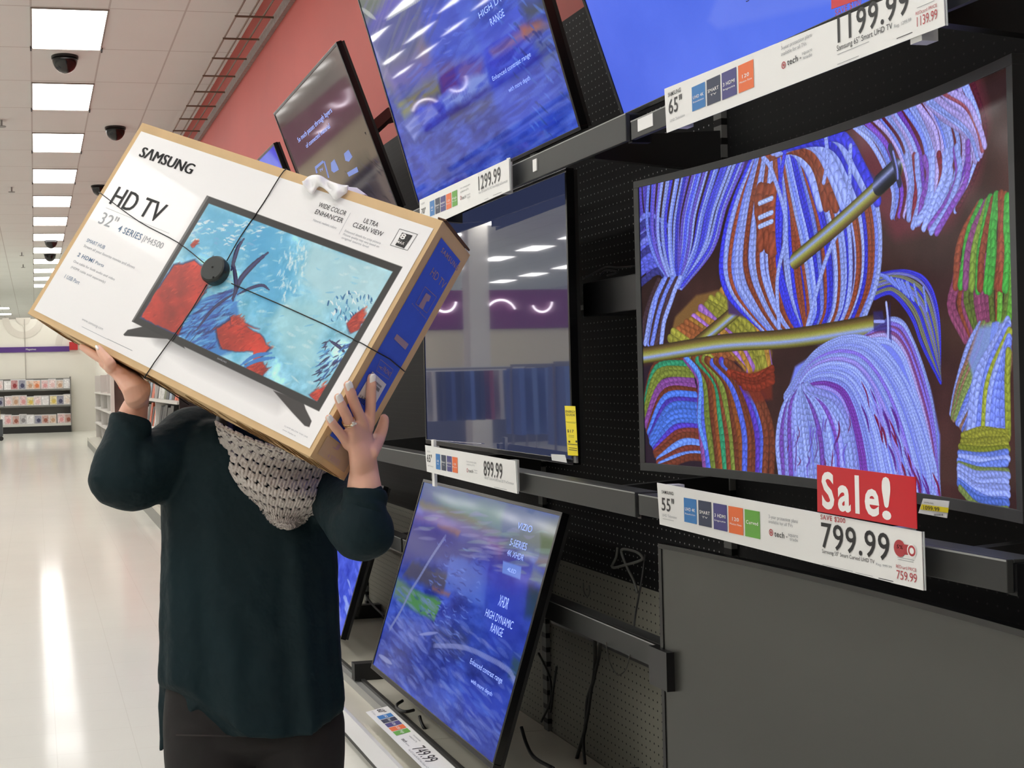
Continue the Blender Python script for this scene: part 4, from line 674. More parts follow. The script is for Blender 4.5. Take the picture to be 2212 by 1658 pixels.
cable('black cable loop poking out under the leaning landscape screen', [g2(745, 1020, 1.33), g2(690, 1060, 1.30), g2(700, 1100, 1.29), g2(770, 1125, 1.30), g2(850, 1110, 1.34)], .006); cable('black cable dropping from the leaning screen to the deck', [g2(905, 1165, 1.33), g2(920, 1220, 1.33), g2(950, 1280, 1.33), g2(985, 1310, 1.35)], .006)
z5 = lambda x, y, d=1.6: (720+x/3.454, 960+y/3.454, d)
cable('black cable hanging beside the far deck television', [z5(190, 900), z5(210, 1000), z5(240, 1110), z5(290, 1190), z5(390, 1290)], .006); cable('black cable behind the upper landscape screen', [(840, 385, 1.6), (838, 372, 1.6), (832, 368, 1.6), (838, 400, 1.6), (845, 430, 1.6)], .005)
c6 = lambda x, y, d=1.7: (860+x/3.454, 320+y/3.454, d)
cable('thin black wires draped over the dark shelf by the yarn screen', [c6(1380, 975), c6(1500, 910), c6(1560, 885), c6(1640, 890), c6(1770, 880)], .003, m=MT['dark grey cable']); cable('short black wire coil above the dark shelf', [c6(1510, 950), c6(1540, 915), c6(1590, 912), c6(1640, 925), c6(1560, 950)], .003, m=MT['dark grey cable']); cable('wire coming down to the deck at the picture bottom', [z2(160, 1350, 1.5), z2(200, 1480, 1.5), z2(260, 1580, 1.5), z2(400, 1660, 1.5)], .006)
t = thing('cable_box_shelf', 'small black shelf behind the yarn screen edge', 'shelf', (1.6, 3.1, 1.6)); a = atX(1258, 608, 1.55); b = atX(1375, 585, 1.55); MB().box((1.55, 2.7, a[2]-.10), (1.745, a[1], a[2]-.005)).build('shelf_body', M_black, t, bevel=.003)
# ------------------------------------------------------------------ the television carton
bTL, bTR, bBL, bBR = A(.239, 2.676, 1.975), A(.710, 2.095, 1.690), A(-.011, 2.672, 1.571), A(.460, 2.091, 1.286)
bU = unit(bTR-bTL); bV = unit((bTL-bBL)-((bTL-bBL)@bU)*bU); bN = np.cross(bU, bV)
if bN @ (C0-bTL) < 0: bN = -bN
bT = -bN; BW, BH, BT = .80, .4755, .132
FP = Plane(bBL, bU, bV); SP = Plane(bBL+bU*BW, bT, bV); BP = Plane(bBL+bT*0, bU, bT)      # front, right end, bottom
def bx(u, v, d): return bBL+bU*u+bV*v+bT*d
M_card = P('brown cardboard', (220, 188, 142), .7, noise=(14, .06), bump=(60, .15, .002)); M_carde = P('torn cardboard edge', (150, 112, 66), .85, noise=(90, .25))
box = thing('television_carton', 'tilted white and brown television carton held up over the face', 'cardboard box', tuple(bx(BW/2, 0, BT/2)))
# slightly crushed shell
mb = MB(); nu, nv = 26, 14; rr = np.random.RandomState(3)
def shell(o_, a, b, na, nb, nrm, am, seed):
    r = np.random.RandomState(seed); g = r.rand(nb+1, na+1)-.5; g[0] = g[-1] = 0; g[:, 0] = g[:, -1] = 0
    vs = [o_+a*i/na+b*j/nb+nrm*g[j, i]*am for j in range(nb+1) for i in range(na+1)]; fs = [(j*(na+1)+i, j*(na+1)+i+1, (j+1)*(na+1)+i+1, (j+1)*(na+1)+i) for j in range(nb) for i in range(na)]; mb.add(vs, fs)
shell(bx(0, 0, 0), bU*BW, bV*BH, 2, 2, bN, 0, 1); shell(bx(0, 0, BT), bU*BW, bV*BH, 2, 2, bN, 0, 2); shell(bx(0, 0, 0), bU*BW, bT*BT, 30, 4, bV, .006, 3)
shell(bx(0, BH, 0), bU*BW, bT*BT, 24, 4, bV, .005, 4); shell(bx(0, 0, 0), bV*BH, bT*BT, 2, 2, bU, 0, 5); shell(bx(BW, 0, 0), bV*BH, bT*BT, 2, 2, bU, 0, 6); mb.build('carton_body', M_card, box)
mb = MB()          # ragged lower edge and open flap ridge at the top right
for k in range(60):
    u = .01+k*.0132; h_ = rr.uniform(.0005, .0028); mb.prism([bx(u, 0, .02), bx(u+.0135*rr.uniform(.6, 1), 0, .02), bx(u+.0135, -h_, .04), bx(u, -h_*.6, .04)], bT*.08)
mb.build('torn_edge', M_carde, box)
mb = MB(); mb.prism([bx(BW-.02, BH, .006), bx(BW+.001, BH, .004), bx(BW+.001, BH+.006, .02), bx(BW-.02, BH+.008, .02)], bT*.10)
for k in range(6): mb.tube([bx(BW-.003-.003*k, BH+.006, .01), bx(BW-.003-.003*k, BH+.006+.001*k, .125)], .002, 6)
mb.build('top_flap_edge', P('dark corrugated edge', (92, 66, 44), .85), box)
# front print
fa = lambda x, y: (40+x/3.071, 240+y/3.071); fb = lambda x, y: (500+x/3.015, 350+y/3.015)
pu0, pv0 = FP.uv(72, 666); pu1, pv1 = FP.uv(937, 494); pv0 = FP.uv(664, 966)[1]; pu0 = max(.012, pu0)
PF = Plane(FP.o+bU*pu0+bV*pv0+bN*.0008, bU, bV); cv = Canvas(PF, pu1-pu0, pv1-pv0, 1000, (248, 248, 249))
u_ = np.linspace(0, 1, cv.W)[None]; v_ = np.linspace(0, 1, cv.H)[:, None]
outer = [(447, 422), (869, 576), (689, 887), (285, 693)]; inner = [(451, 439), (848, 586), (685, 866), (302, 686)]
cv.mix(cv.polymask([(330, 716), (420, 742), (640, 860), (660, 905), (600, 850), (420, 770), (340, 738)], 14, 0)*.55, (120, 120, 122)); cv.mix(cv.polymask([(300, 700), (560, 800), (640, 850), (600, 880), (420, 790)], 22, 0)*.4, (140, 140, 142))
cv.mix(cv.polymask([fa(755, 1392), fa(822, 1427), fa(725, 1448), fa(697, 1478), fa(705, 1487), fa(990, 1508), (400, 752), (380, 710)], 1), (52, 50, 50)); cv.mix(cv.polymask([(590, 842), (655, 866), (660, 882), (673, 908), (668, 921), (658, 918), (630, 888)], 1), (60, 56, 56))
cv.mix(cv.polymask(outer, 1), (44, 42, 42)); cv.mix(cv.polymask([(447, 422), (451, 425), (289, 692), (285, 693)], .8), (110, 108, 108))
im0 = cv.im.copy(); n1 = cv.noise(5, 31); n2 = cv.noise(16, 32); n3 = cv.noise(40, 33)
sky = A(96, 186, 226)*(1-n1[..., None])+A(190, 230, 240)*n1[..., None]; sky = sky+((n3-.5)*70)[..., None]+(np.clip(n2-.56, 0, 1)*300)[..., None]-(np.clip(.42-n2, 0, 1)*160)[..., None]*A(1, .5, .2); cv.im[:] = sky
r_ = random.Random(4)
def pbrush(n, poly, cols, wd, L, ang, seed, al=.6):
    m = cv.polymask(poly, 2); ys, xs = np.nonzero(m > .5); r = random.Random(seed)
    for k in range(n):
        i = r.randrange(len(xs)); x, y = xs[i], ys[i]; a = ang+r.uniform(-.5, .5); l = L*r.uniform(.4, 1); cv.stroke([(x, y), (x+math.cos(a)*l/2+r.uniform(-2, 2), y+math.sin(a)*l/2+r.uniform(-2, 2)), (x+math.cos(a)*l, y+math.sin(a)*l)], wd*r.uniform(.4, 1), r.choice(cols), 'flat', al, photo=False, taper=True)
cv.mix(cv.polymask([fa(1255, 610), fa(1600, 720), fb(300, 430), (560, 560), (400, 560)], 20, 3, 1)*.7, (86, 176, 222)); cv.mix(cv.polymask([fb(520, 500), fb(1050, 700), fb(900, 980), fb(600, 900), fb(450, 760)], 16, 4, 2)*.8, (186, 226, 236)); cv.mix(cv.polymask([fb(330, 900), fb(620, 880), fb(560, 1400), fb(330, 1250), fb(250, 1040)], 20, 5, 3)*.7, (170, 222, 232))
cv.mix(cv.polymask([fb(150, 380), fb(380, 430), fb(400, 800), fb(250, 1000), fb(60, 760)], 16, 5, 4)*.6, (74, 168, 222))
pbrush(260, inner, [(220, 242, 248), (130, 206, 238), (96, 180, 228), (190, 232, 242)], 9, 26, -.2, 5, .3); pbrush(90, [fa(1180, 700), fa(1600, 740), fb(200, 480), fb(60, 560), fa(1080, 850)], [(250, 252, 255), (200, 232, 246), (120, 180, 226)], 7, 18, -.4, 6, .6)
pbrush(80, [fb(600, 900), fb(760, 830), fb(930, 860), fb(880, 1000), fb(660, 1040)], [(240, 250, 255), (50, 120, 180), (30, 90, 150), (150, 210, 236)], 5, 16, .9, 7, .8); pbrush(120, [fb(300, 460), fb(480, 500), fb(500, 640), fb(380, 900), fb(330, 900)], [(236, 248, 252), (110, 196, 234)], 7, 18, 1.2, 8, .4)
dk = [(34, 34, 84), (24, 26, 60), (50, 40, 90), (40, 80, 160)]
cv.mix(cv.polymask([fa(1500, 1160), fa(1200, 1260), fa(1060, 1480), fa(1300, 1640), (500, 760), fb(40, 960), fb(20, 880)], 4, 5, 5)*.95, (60, 130, 206)); pbrush(220, [fa(1440, 1150), fa(1200, 1300), fa(1070, 1480), fa(1300, 1600), (470, 740), fb(60, 900)], [(44, 76, 170), (110, 190, 236), (34, 44, 110), (70, 140, 220), (60, 120, 206)], 8, 60, 2.25, 9, .45)
for L, wd in (([fa(1420, 1240), fb(20, 860), fb(60, 760), fb(150, 660), fb(235, 590)], 17), ([fb(0, 700), fb(40, 560), fb(80, 500)], 13), ([fb(40, 860), fb(120, 820), fb(200, 800), fb(245, 830)], 9), ([fa(1180, 1450), fa(1300, 1300), fa(1440, 1200)], 9), ([fb(10, 900), fb(30, 800), fb(10, 640)], 12), ([fb(640, 1160), fb(700, 1200), fb(740, 1240)], 8)): cv.stroke(L, wd, (34, 32, 76), 'flat', .9, taper=True); cv.stroke(L, wd*.4, (60, 60, 120), 'flat', .6, taper=True)
red = (190, 52, 40)
def coral(poly, seed):
    cv.mix(cv.polymask(poly, 3, 6, seed)*.9, (40, 40, 90)); sh = cv.polymask([(a+(sum(p[0] for p in poly)/len(poly)-a)*.06, b+(sum(p[1] for p in poly)/len(poly)-b)*.06) for a, b in poly], 1.5, 6, seed); nn = cv.noise(14, seed+3); cv.mix(sh, (0, 0, 0)); cv.im += sh[..., None]*(A(204, 58, 44)*(.55+.85*nn)[..., None]); 
    pbrush(70, poly, [(150, 36, 32), (212, 78, 56), (220, 90, 62), (130, 30, 30)], 6, 16, -.9, seed, .3)
coral([fa(1030, 1010), fa(1100, 1000), fa(1180, 970), fa(1240, 1030), fa(1290, 960), fa(1330, 1010), fa(1260, 1180), fa(1190, 1290), fa(1110, 1360), fa(1050, 1480), fa(800, 1375)], 40)
coral([fa(1290, 1440), fa(1420, 1370), fa(1480, 1400), fa(1600, 1430), fb(90, 1060), fb(190, 1110), fb(265, 1215), fb(140, 1330), fa(1560, 1600), fa(1330, 1580)], 41); coral([fb(0, 1000), fb(60, 1020), fb(70, 1060), fb(0, 1060)], 42)
coral([fb(80, 1330), fb(180, 1290), fb(230, 1340), fb(200, 1400), fb(110, 1380)], 43); coral([fb(500, 1500), fb(600, 1440), fb(640, 1470), fb(590, 1560), fb(540, 1560)], 44); coral([fb(755, 1040), fb(850, 960), fb(872, 1000), fb(830, 1080), fb(780, 1110)], 45); coral([fa(1140, 880), fa(1175, 868), fa(1165, 890), fa(1148, 900)], 46)
for L in ([fb(70, 1340), fb(160, 1290), fb(280, 1270)], [fb(60, 1320), fb(150, 1260), fb(260, 1240)]): cv.stroke(L, 11, (60, 130, 210), 'flat', .9, taper=True)
pbrush(60, [fb(620, 1140), fb(800, 1160), fb(720, 1350), fb(560, 1430)], dk+[(90, 170, 226)], 5, 26, 2., 12, .7)
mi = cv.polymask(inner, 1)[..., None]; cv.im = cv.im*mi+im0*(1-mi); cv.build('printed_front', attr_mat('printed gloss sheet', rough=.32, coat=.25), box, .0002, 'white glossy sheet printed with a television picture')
def fl(mb, pts, th):   # printed hairline on the front
    p = [FP.at(*q, .0016) for q in pts]; d = unit(np.cross(unit(p[1]-p[0]), bN))*th/2; mb.add([p[0]-d, p[1]-d, p[1]+d, p[0]+d], [(0, 1, 2, 3)])
bk = MB(); bl = MB(); gr = MB(); T = lambda m, s, a, b, c, f=fa, bold=0: m.text(s, FP, f(*a), f(*b), f(*c), .0016, bold)
[T(bk, 'S\u039bMSUNG', (797+d_, 298+d_*.35), (1140+d_, 418+d_*.35), (824+d_, 234+d_*.35)) for d_ in (-3.2, -1.6, 0, 1.6, 3.2)]; [T(bk, 'HD TV', (600+d_, 612+d_*.35), (925+d_, 738+d_*.35), (655+d_, 495+d_*.35)) for d_ in (-2, 0, 2)]
T(bl, '4 SERIES', (652, 793), (806, 852), (668, 752), bold=.01); T(gr, '32"', (524, 740), (632, 775), (556, 664)); T(gr, '|M4500', (818, 860), (948, 914), (836, 822)); T(bl, 'SMART HUB', (448, 864), (568, 912), (456, 841)); T(gr, 'Stream all your favorite movies and shows', (430, 898), (768, 1043), (438, 882))
T(bl, '2 HDMI', (388, 960), (494, 1003), (400, 936), bold=.015); T(bl, 'Ports', (507, 1010), (560, 1036), (517, 992)); T(gr, 'One cable for both audio and video', (362, 1000), (634, 1124), (370, 986)); T(gr, '(HDMI cable sold separately)', (346, 1038), (572, 1142), (353, 1024)); T(bl, '1 USB Port', (302, 1104), (400, 1146), (312, 1080)); T(gr, 'www.samsung.com', (418, 1384), (560, 1446), (425, 1368))
fl(gr, [fa(580, 640), fa(1000, 810)], .0006); fl(gr, [fa(590, 1510), fa(755, 1588)], .0012); fl(gr, [fa(420, 1428), fa(590, 1512)], .0008)
T(bk, 'WIDE COLOR', (562, 288), (740, 348), (574, 260), fb); T(bk, 'ENHANCER', (540, 334), (722, 392), (552, 305), fb); T(gr, 'Natural, realistic colors', (530, 382), (684, 428), (536, 368), fb); fl(gr, [fb(775, 330), fb(700, 470)], .0006); T(bk, 'ULTRA', (855, 392), (950, 420), (864, 361), fb); T(bk, 'CLEAN VIEW', (785, 418), (982, 476), (797, 388), fb)
for k, s in enumerate(('Enhanced details for crisp picture', 'Picture quality may vary based on', 'original source level')): T(gr, s, (735-10*k, 452+22*k), (972-10*k-60*(k == 2), 528+22*k-18*(k == 2)), (739-10*k, 438+22*k), fb)
f5 = lambda x, y: (440+x/4.252, 850+y/4.252)
T(gr, 'CLAMP BELOW THIS LINE', (738, 300), (952, 408), (742, 288), f5); T(gr, 'www.display.us', (722, 332), (842, 392), (726, 320), f5); T(gr, 'SAMSUNG', fb(0, 0) and (1316, 1642), (1376, 1672), (1320, 1632))
lg = MB(); lg.poly([FP.at(*fb(*p), .0016) for p in ((1112, 458), (1180, 478), (1124, 560), (1066, 540))]); fl(lg, [fb(1095, 434), fb(1212, 470)], .0008); fl(lg, [fb(1212, 470), fb(1146, 574)], .0008); fl(lg, [fb(1146, 574), fb(1034, 540)], .0008); fl(lg, [fb(1034, 540), fb(1095, 434)], .0008)
lg.build('resolution_logo', M_ink, box); w8 = MB(); w8.text('8', FP, fb(1094, 494), fb(1126, 502), fb(1110, 460), .0022, .03); w8.text('MAX', FP, fb(1076, 524), fb(1122, 538), fb(1086, 508), .0022, .02); fl(w8, [fb(1086, 502), fb(1150, 522)], .001); fl(w8, [fb(1160, 482), fb(1120, 552)], .001); w8.build('logo_print', M_whiteink, box)
bk.build('black_lettering', P('carton black', (24, 24, 26), .35), box); bl.build('blue_lettering', P('dull blue ink', (96, 126, 158), .4), box); gr.build('grey_lettering', P('pale grey ink', (168, 172, 178), .45), box)
# right end print
SU = lambda u, v, o=.0008: SP.pt(u, v, o); e3 = lambda x, y: (640+x/4.738, 750+y/4.738); e4 = lambda x, y: (860+x/5.922, 480+y/5.922)
M_cblue = P('royal blue print', (62, 102, 232), .5, noise=(20, .05)); M_tan = P('cardboard coloured lettering', (176, 150, 170), .6)
MB().add([SU(.020, .050), SU(.112, .050), SU(.112, .452), SU(.020, .452)], [(0, 1, 2, 3)]).build('blue_end_print', M_cblue, box)
tx = MB(); tx.text('SAMSUNG', SP, e4(545, 372), e4(768, 592), e4(566, 305), .0014, .02); tx.text('HD TV', SP, e4(405, 665), e4(590, 830), e4(440, 560), .0014)
for L in ([(345, 822), (490, 955)], [(490, 955), (368, 1160)], [(345, 822), (225, 1040)], [(225, 1040), (368, 1160)]):
    p = [SP.at(*e4(*q), .0014) for q in L]; d = unit(np.cross(unit(p[1]-p[0]), SP.N))*.0005; tx.add([p[0]-d, p[1]-d, p[1]+d, p[0]+d], [(0, 1, 2, 3)])
tx.poly([SP.at(*e4(*p), .0014) for p in ((360, 900), (420, 945), (395, 1010), (365, 1010), (315, 1120), (265, 1065))]); tx.text('Power Supply', SP, e4(175, 1045), e4(370, 1225), e4(180, 1030), .0014)
tx.poly([SP.at(*fb(*p), .0014) for p in ((1078, 1118), (1155, 1185), (1132, 1222), (1058, 1150))]); tx.text('FRONT', SP, e3(880, 235), e3(960, 298), e3(895, 185), .0014, .02); tx.text('<', SP, e3(840, 208), e3(872, 232), e3(850, 170), .0014, .03); tx.text('One side only', SP, fb(1010, 1270), fb(1075, 1320), fb(1016, 1262), .0014)
for L in ([(862, 122), (992, 228)], [(992, 228), (945, 330)], [(820, 240), (945, 330)], [(862, 122), (820, 240)]):
    p = [SP.at(*e3(*q), .0014) for q in L]; d = unit(np.cross(unit(p[1]-p[0]), SP.N))*.0004; tx.add([p[0]-d, p[1]-d, p[1]+d, p[0]+d], [(0, 1, 2, 3)])
tx.text('4 SERIES', SP, e3(310, 1125), e3(420, 1225), e3(328, 1072), .0014); tx.text('J', SP, e3(378, 1005), e3(440, 1035), e3(392, 950), .0016, .02); tx.build('end_lettering', M_tan, box)
lb_ = [SP.at(*e3(*p), .0018) for p in ((780, 245), (922, 378), (815, 570), (622, 505))]; MB().add(lb_, [(0, 1, 2, 3)]).build('shipping_label', P('white label', (232, 230, 232), .5), box)
tx = MB(); tx.text('8806088', SP, e3(806, 362), e3(868, 412), e3(812, 342), .0024)
for k in range(10): a = e3(800+k*6, 378+k*5); b = e3(786+k*6, 410+k*5); p = [SP.at(*a, .0024), SP.at(*b, .0024)]; d = SP.U*.0006; tx.add([p[0]-d, p[1]-d, p[1]+d, p[0]+d], [(0, 1, 2, 3)])
tx.text('UN32', SP, e3(630, 540), e3(700, 580), e3(650, 470), .0024); tx.build('label_print', M_ink, box)
MB().add([SU(.014, .012, .001), SU(.118, .012, .001), SU(.118, .047, .001), SU(.014, .047, .001)], [(0, 1, 2, 3)]).build('clear_tape', P('pale tape', (196, 172, 150), .25), box)
# plastic carry handle on top
hp = [(655, 392), (668, 380), (690, 378), (712, 390), (735, 398), (752, 400)]; lo = [(660, 408), (672, 418), (688, 402), (706, 412), (722, 430), (738, 422)]
def hpt(p, d): return FP.at(*p, .012+d)
mb = MB(); R = []
for a, b in zip(catmull(hp, 5), catmull(lo, 5)):
    k = len(R); w_ = .004*math.sin(k*.8); p0, p1 = hpt(a, w_), hpt(b, -w_*.5); m_ = (p0+p1)/2+bN*.008*math.cos(k*.6); R.append([p0, p0*.5+m_*.5+bN*.004, m_, m_*.5+p1*.5+bN*.004, p1, p1-bN*.003, m_-bN*.004, p0-bN*.003])
mb.rings(R); mb.build('carry_handle', mat('frosted white plastic', (250, 250, 252), .3, coat=.2), box, smooth=True)
mb = MB(); mb.prism([FP.at(*p, -.02) for p in ((745, 402), (770, 404), (792, 420), (760, 424), (735, 418))], bT*.02); mb.build('handle_strap', P('violet lit plastic', (214, 210, 236), .4), box, bevel=.002)
# anti-theft puck and its cables
sg = thing('security_wrap', 'black round anti theft puck with thin cables wrapped on the carton', 'security tag', tuple(FP.at(471, 590, .02))); pc = FP.at(471, 590, 0); R = []
for r, h_ in ((.0275, .001), (.0285, .006), (.0285, .017), (.0265, .021), (.0235, .0225)): R.append([pc+bN*h_+bU*math.cos(2*math.pi*k/40)*r+bV*math.sin(2*math.pi*k/40)*r for k in range(40)])
MB().rings(R).build('puck', P('puck plastic', (34, 40, 38), .35), sg, smooth=False, bevel=.0008)
mb = MB(); [mb.tube([FP.at(*p, .022), FP.at(*p, .0232)], .0022, 8) for p in ((459, 577), (461, 599), (487, 588))]; mb.build('puck_holes', P('puck hole black', (6, 6, 6), .6), sg)
wires = [[FP.at(490, 563, .006), FP.at(520, 510, .003), FP.at(568, 440, .002), FP.at(613, 369, .003), FP.at(616, 363, .001)-bN*.02], [FP.at(447, 614, .006), FP.at(400, 690, .003), FP.at(318, 806, .003), bx(FP.uv(318, 806)[0], -.004, .02), bx(FP.uv(318, 806)[0]+.02, -.006, .13)],
         [FP.at(446, 572, .006), FP.at(385, 524, .003), FP.at(300, 478, .003), FP.at(217, 417, .003), FP.at(214, 414, 0)-bN*.03], [FP.at(500, 612, .006), FP.at(600, 655, .003), FP.at(700, 700, .003), FP.at(783, 742, .004), SP.at(800, 752, .003), SP.at(842, 775, .003), SP.at(874, 802, .003)]]
mb = MB(); [mb.tube(catmull(p, 4) if i != 3 else p, .0011, 6) for i, p in enumerate(wires)]; mb.build('cable', M_cable, sg, smooth=True)
# ------------------------------------------------------------------ the woman
person = thing('person', 'woman in a dark teal top and crocheted scarf holding a carton over her face', 'person', tuple(atZ(545, 1658, 0)*0+A(.0, 2.55, 0)))
M_skin = mat('skin', (232, 182, 158), .5, sss=.12, noise=(26, .035), bump=(240, .12, .001))
s0 = 2.58; S = atS
def horiz(px, py, s, dx, df): return S(px, py, s)+R0*dx+Fw*df
B = MB()
sh_l, el_l, sh_r, el_r = S(415, 945, 2.60), S(262, 1040, 2.47), S(686, 1040, 2.60), S(786, 1150, 2.20)
bp = lambda a, b, o=0: bBL+bU*a+bT*b-bV*o          # on the carton's underside: along, back, below
wr_l = S(300, 862, 2.52); wr_r = S(786, 1012, 2.215)
hip = S(545, 1560, s0)
# trunk, neck, head
B.limb([S(546, 1500, s0), S(546, 1400, s0), S(546, 1200, s0), S(545, 1040, s0), S(548, 960, s0), S(556, 905, s0+.02)], [(.06, .11), (.08, .13), (.085, .135), (.09, .15), (.07, .12), (.05, .06)], ref=Fw)
B.limb([S(556, 930, s0+.02), S(566, 850, s0+.05), S(570, 800, s0+.07)], [.052, .05, .05], ref=Fw)
hc = S(572, 770, s0+.09); B.ball(hc, (.072, .09, .108), 20, 14, (R0, Fw, U0)); B.ball(hc-A(0, 0, .06)-Fw*.02, (.055, .065, .05), 16, 10, (R0, Fw, U0)); B.limb([hc-Fw*.088+A(0, 0, .02), hc-Fw*.105-A(0, 0, .015)], [.009, .013])
for q_ in (-1, 1): B.ball(hc+R0*.073*q_-A(0, 0, .01), (.012, .02, .03), 10, 8, (R0, Fw, U0))
# legs and feet
for px, sg_ in ((450, -1), (649, 1)):
    h_ = S(px, 1590, s0); kn = h_-R0*sg_*.02; kn[2] = .45; an = h_-R0*sg_*.03; an[2] = .12; B.limb([h_, h_*.5+kn*.5, kn, an*.6+kn*.4, an], [.070, .062, .046, .040, .032], ref=Fw); B.limb([an-A(0, 0, .01), an-Fw*.05-A(0, 0, .06), an-Fw*.14-A(0, 0, .08)], [.033, .031, .022])
# arms
B.limb([sh_l, (sh_l+el_l)/2, el_l], [.052, .045, .040]); B.limb([sh_r, S(732, 1085, 2.46), S(770, 1132, 2.30), el_r], [.045, .042, .040, .038])
# left hand flat under the carton, thumb up its front
pm = [el_l, S(272, 965, 2.49), S(285, 905, 2.505), S(297, 862, 2.515), bp(.338, .045, .036), bp(.290, .05, .019), bp(.245, .052, .013)]
B.limb(pm, [(.038, .040), (.037, .040), (.031, .033), (.0225, .0265), (.0215, .033), (.0145, .039), (.011, .039)], ref=bV, sub=7)
for b_, L_, r_ in ((.022, .072, .0085), (.043, .080, .009), (.064, .075, .0088), (.084, .06, .0078)):
    k = .245; B.limb([bp(k+.01, b_, .013), bp(k-L_*.42, b_-.004, .012), bp(k-L_*.75, b_-.006, .0105), bp(k-L_, b_-.007, .0095)], [r_*1.15, r_*1.02, r_*.95, r_*.8], n=14)
th = [bp(.300, .034, .022), bp(.275, .012, .020), FP.at(238, 784, .011), FP.at(221, 764, .0115), FP.at(214, 752, .0105)]; B.limb(th, [.014, .0135, .0110, .0092, .0075], n=14)
# right hand on the carton end
sp_ = lambda px, py, o: SP.at(px, py, o)
pc1 = [el_r, S(788, 1095, 2.21), S(787, 1052, 2.213), wr_r, S(783, 985, 2.20), sp_(779, 952, .021), sp_(777, 923, .017)]; B.limb(pc1, [(.038, .038), (.034, .0355), (.030, .033), (.0235, .0305), (.020, .0335), (.0155, .0395), (.011, .037)], ref=SP.N, sub=7)
fr = {'index': [(794, 925, .016), (799, 900, .015), (801, 862, .0125), (802, 830, .0095), (802.5, 814, .0085)], 'middle': [(783, 925, .017), (779, 905, .019), (768, 878, .016), (758, 850, .012), (751, 830, .009)], 'ring': [(765, 940, .017), (757, 922, .018), (748, 897, .017), (737, 875, .0125), (730, 857, .009)], 'pinky': [(752, 960, .016), (741, 943, .0165), (727, 926, .0135), (717, 913, .011), (710, 902, .009)]}
for k, (L, r_) in {n: (fr[n], r) for n, r in (('index', .0092), ('middle', .0095), ('ring', .0091), ('pinky', .0082))}.items():
    pts = [sp_(*p) for p in L]; B.limb(pts, [r_*1.25, r_*1.1, r_*1.05, r_*.98, r_*.8], n=14, sub=4)
    for j in (2, 3): B.ball(pts[j]+SP.N*.001, r_*1.03, 12, 8)
B.limb([S(802, 978, 2.20), sp_(816, 950, .011), sp_(826, 924, .006), sp_(830, 906, .005), SU(.138, SP.uv(826, 900)[1], .004)], [.013, .0125, .0108, .009, .007], n=14)
bo = B.build('body', M_skin, person, smooth=True); r = bo.modifiers.new('remesh', 'REMESH'); r.mode = 'VOXEL'; r.voxel_size = .0026; r.use_smooth_shade = True; sm = bo.modifiers.new('smooth', 'SMOOTH'); sm.iterations = 3; sm.factor = .5
# nails and ring
M_nail = mat('white nail polish', (255, 254, 252), .25, coat=.3)
for n, w_ in (('index', .0066), ('middle', .0068), ('ring', .0064), ('pinky', .0056)):
    a, b = fr[n][-1], fr[n][-2]; tip = sp_(a[0], a[1], a[2]); bd = sp_(b[0], b[1], b[2]); d = unit(tip-bd); up = unit(SP.N*.75+unit(C0-tip)*.5); up = unit(up-d*(up@d)); sd = np.cross(d, up); c_ = tip-d*.001+up*(.0070 if n != 'pinky' else .0062); R = []
    for i in range(9):
        x = -1+i/4.; hw = w_*(1-max(0, x-.3)**2*1.1)*(1-max(0, -x-.6)**2*1.5); R.append([c_+d*x*.0088+sd*hw*y-up*(y*y*.0022+max(0, x)*.0012)+up*.0006 for y in np.linspace(-1, 1, 9)]+[c_+d*x*.0088+sd*hw*y-up*(y*y*.0022+max(0, x)*.0012+.0006) for y in np.linspace(1, -1, 9)])
    MB().rings(R).build('fingernail', M_nail, person, smooth=True)
tl = FP.at(214, 752, .0105); d = unit(tl-FP.at(221, 764, .0115)); c_ = tl+unit(S(190, 750, 2.4)-tl)*.006+bN*.003; MB().ball(c_, (.0075, .003, .0045), 12, 8, (d, unit(np.cross(d, bN)), bN)).build('fingernail', M_nail, person, smooth=True)
rg = sp_(757, 922, .018)*.55+sp_(748, 897, .017)*.45; ax_ = unit(sp_(748, 897, .017)-sp_(757, 922, .018)); a1 = unit(np.cross(ax_, SP.N)); a2 = np.cross(ax_, a1); rb = MB(); M_gold = mat('pale gold', (226, 200, 160), .2, .9)
for of in (-.0022, .0022): rb.tube([rg+ax_*of+a1*math.cos(t_)*.0107+a2*math.sin(t_)*.0107 for t_ in np.linspace(0, 2*math.pi, 33)], .0011, 8)
rr_ = rb.build('ring', M_gold, person, smooth=True); up = unit(SP.N); sg_ = MB(); [sg_.ball(rg+up*.012+a1*o1+ax_*o2, (.003, .003, .0022), 10, 6) for o1, o2 in ((0, 0), (-.004, .0015), (.004, -.0015), (0, .004))]; sg_.build('gemstone', mat('clear crystal', (240, 238, 230), .05, .3, coat=.5), rr_)
# hair
H_ = MB(); H_.ball(hc+Fw*.02+A(0, 0, .015), (.086, .098, .112), 20, 12, (R0, Fw, U0)); H_.limb([hc+Fw*.06, S(545, 880, s0+.08), S(505, 935, s0-.02)], [.07, .05, .03]); H_.limb([S(505, 880, s0-.03), S(487, 915, s0-.10), S(490, 935, s0-.12)], [.03, .02, .012]); H_.build('hair', P('dark brown hair', (26, 20, 18), .5, noise=(200, .3)), person, smooth=True)
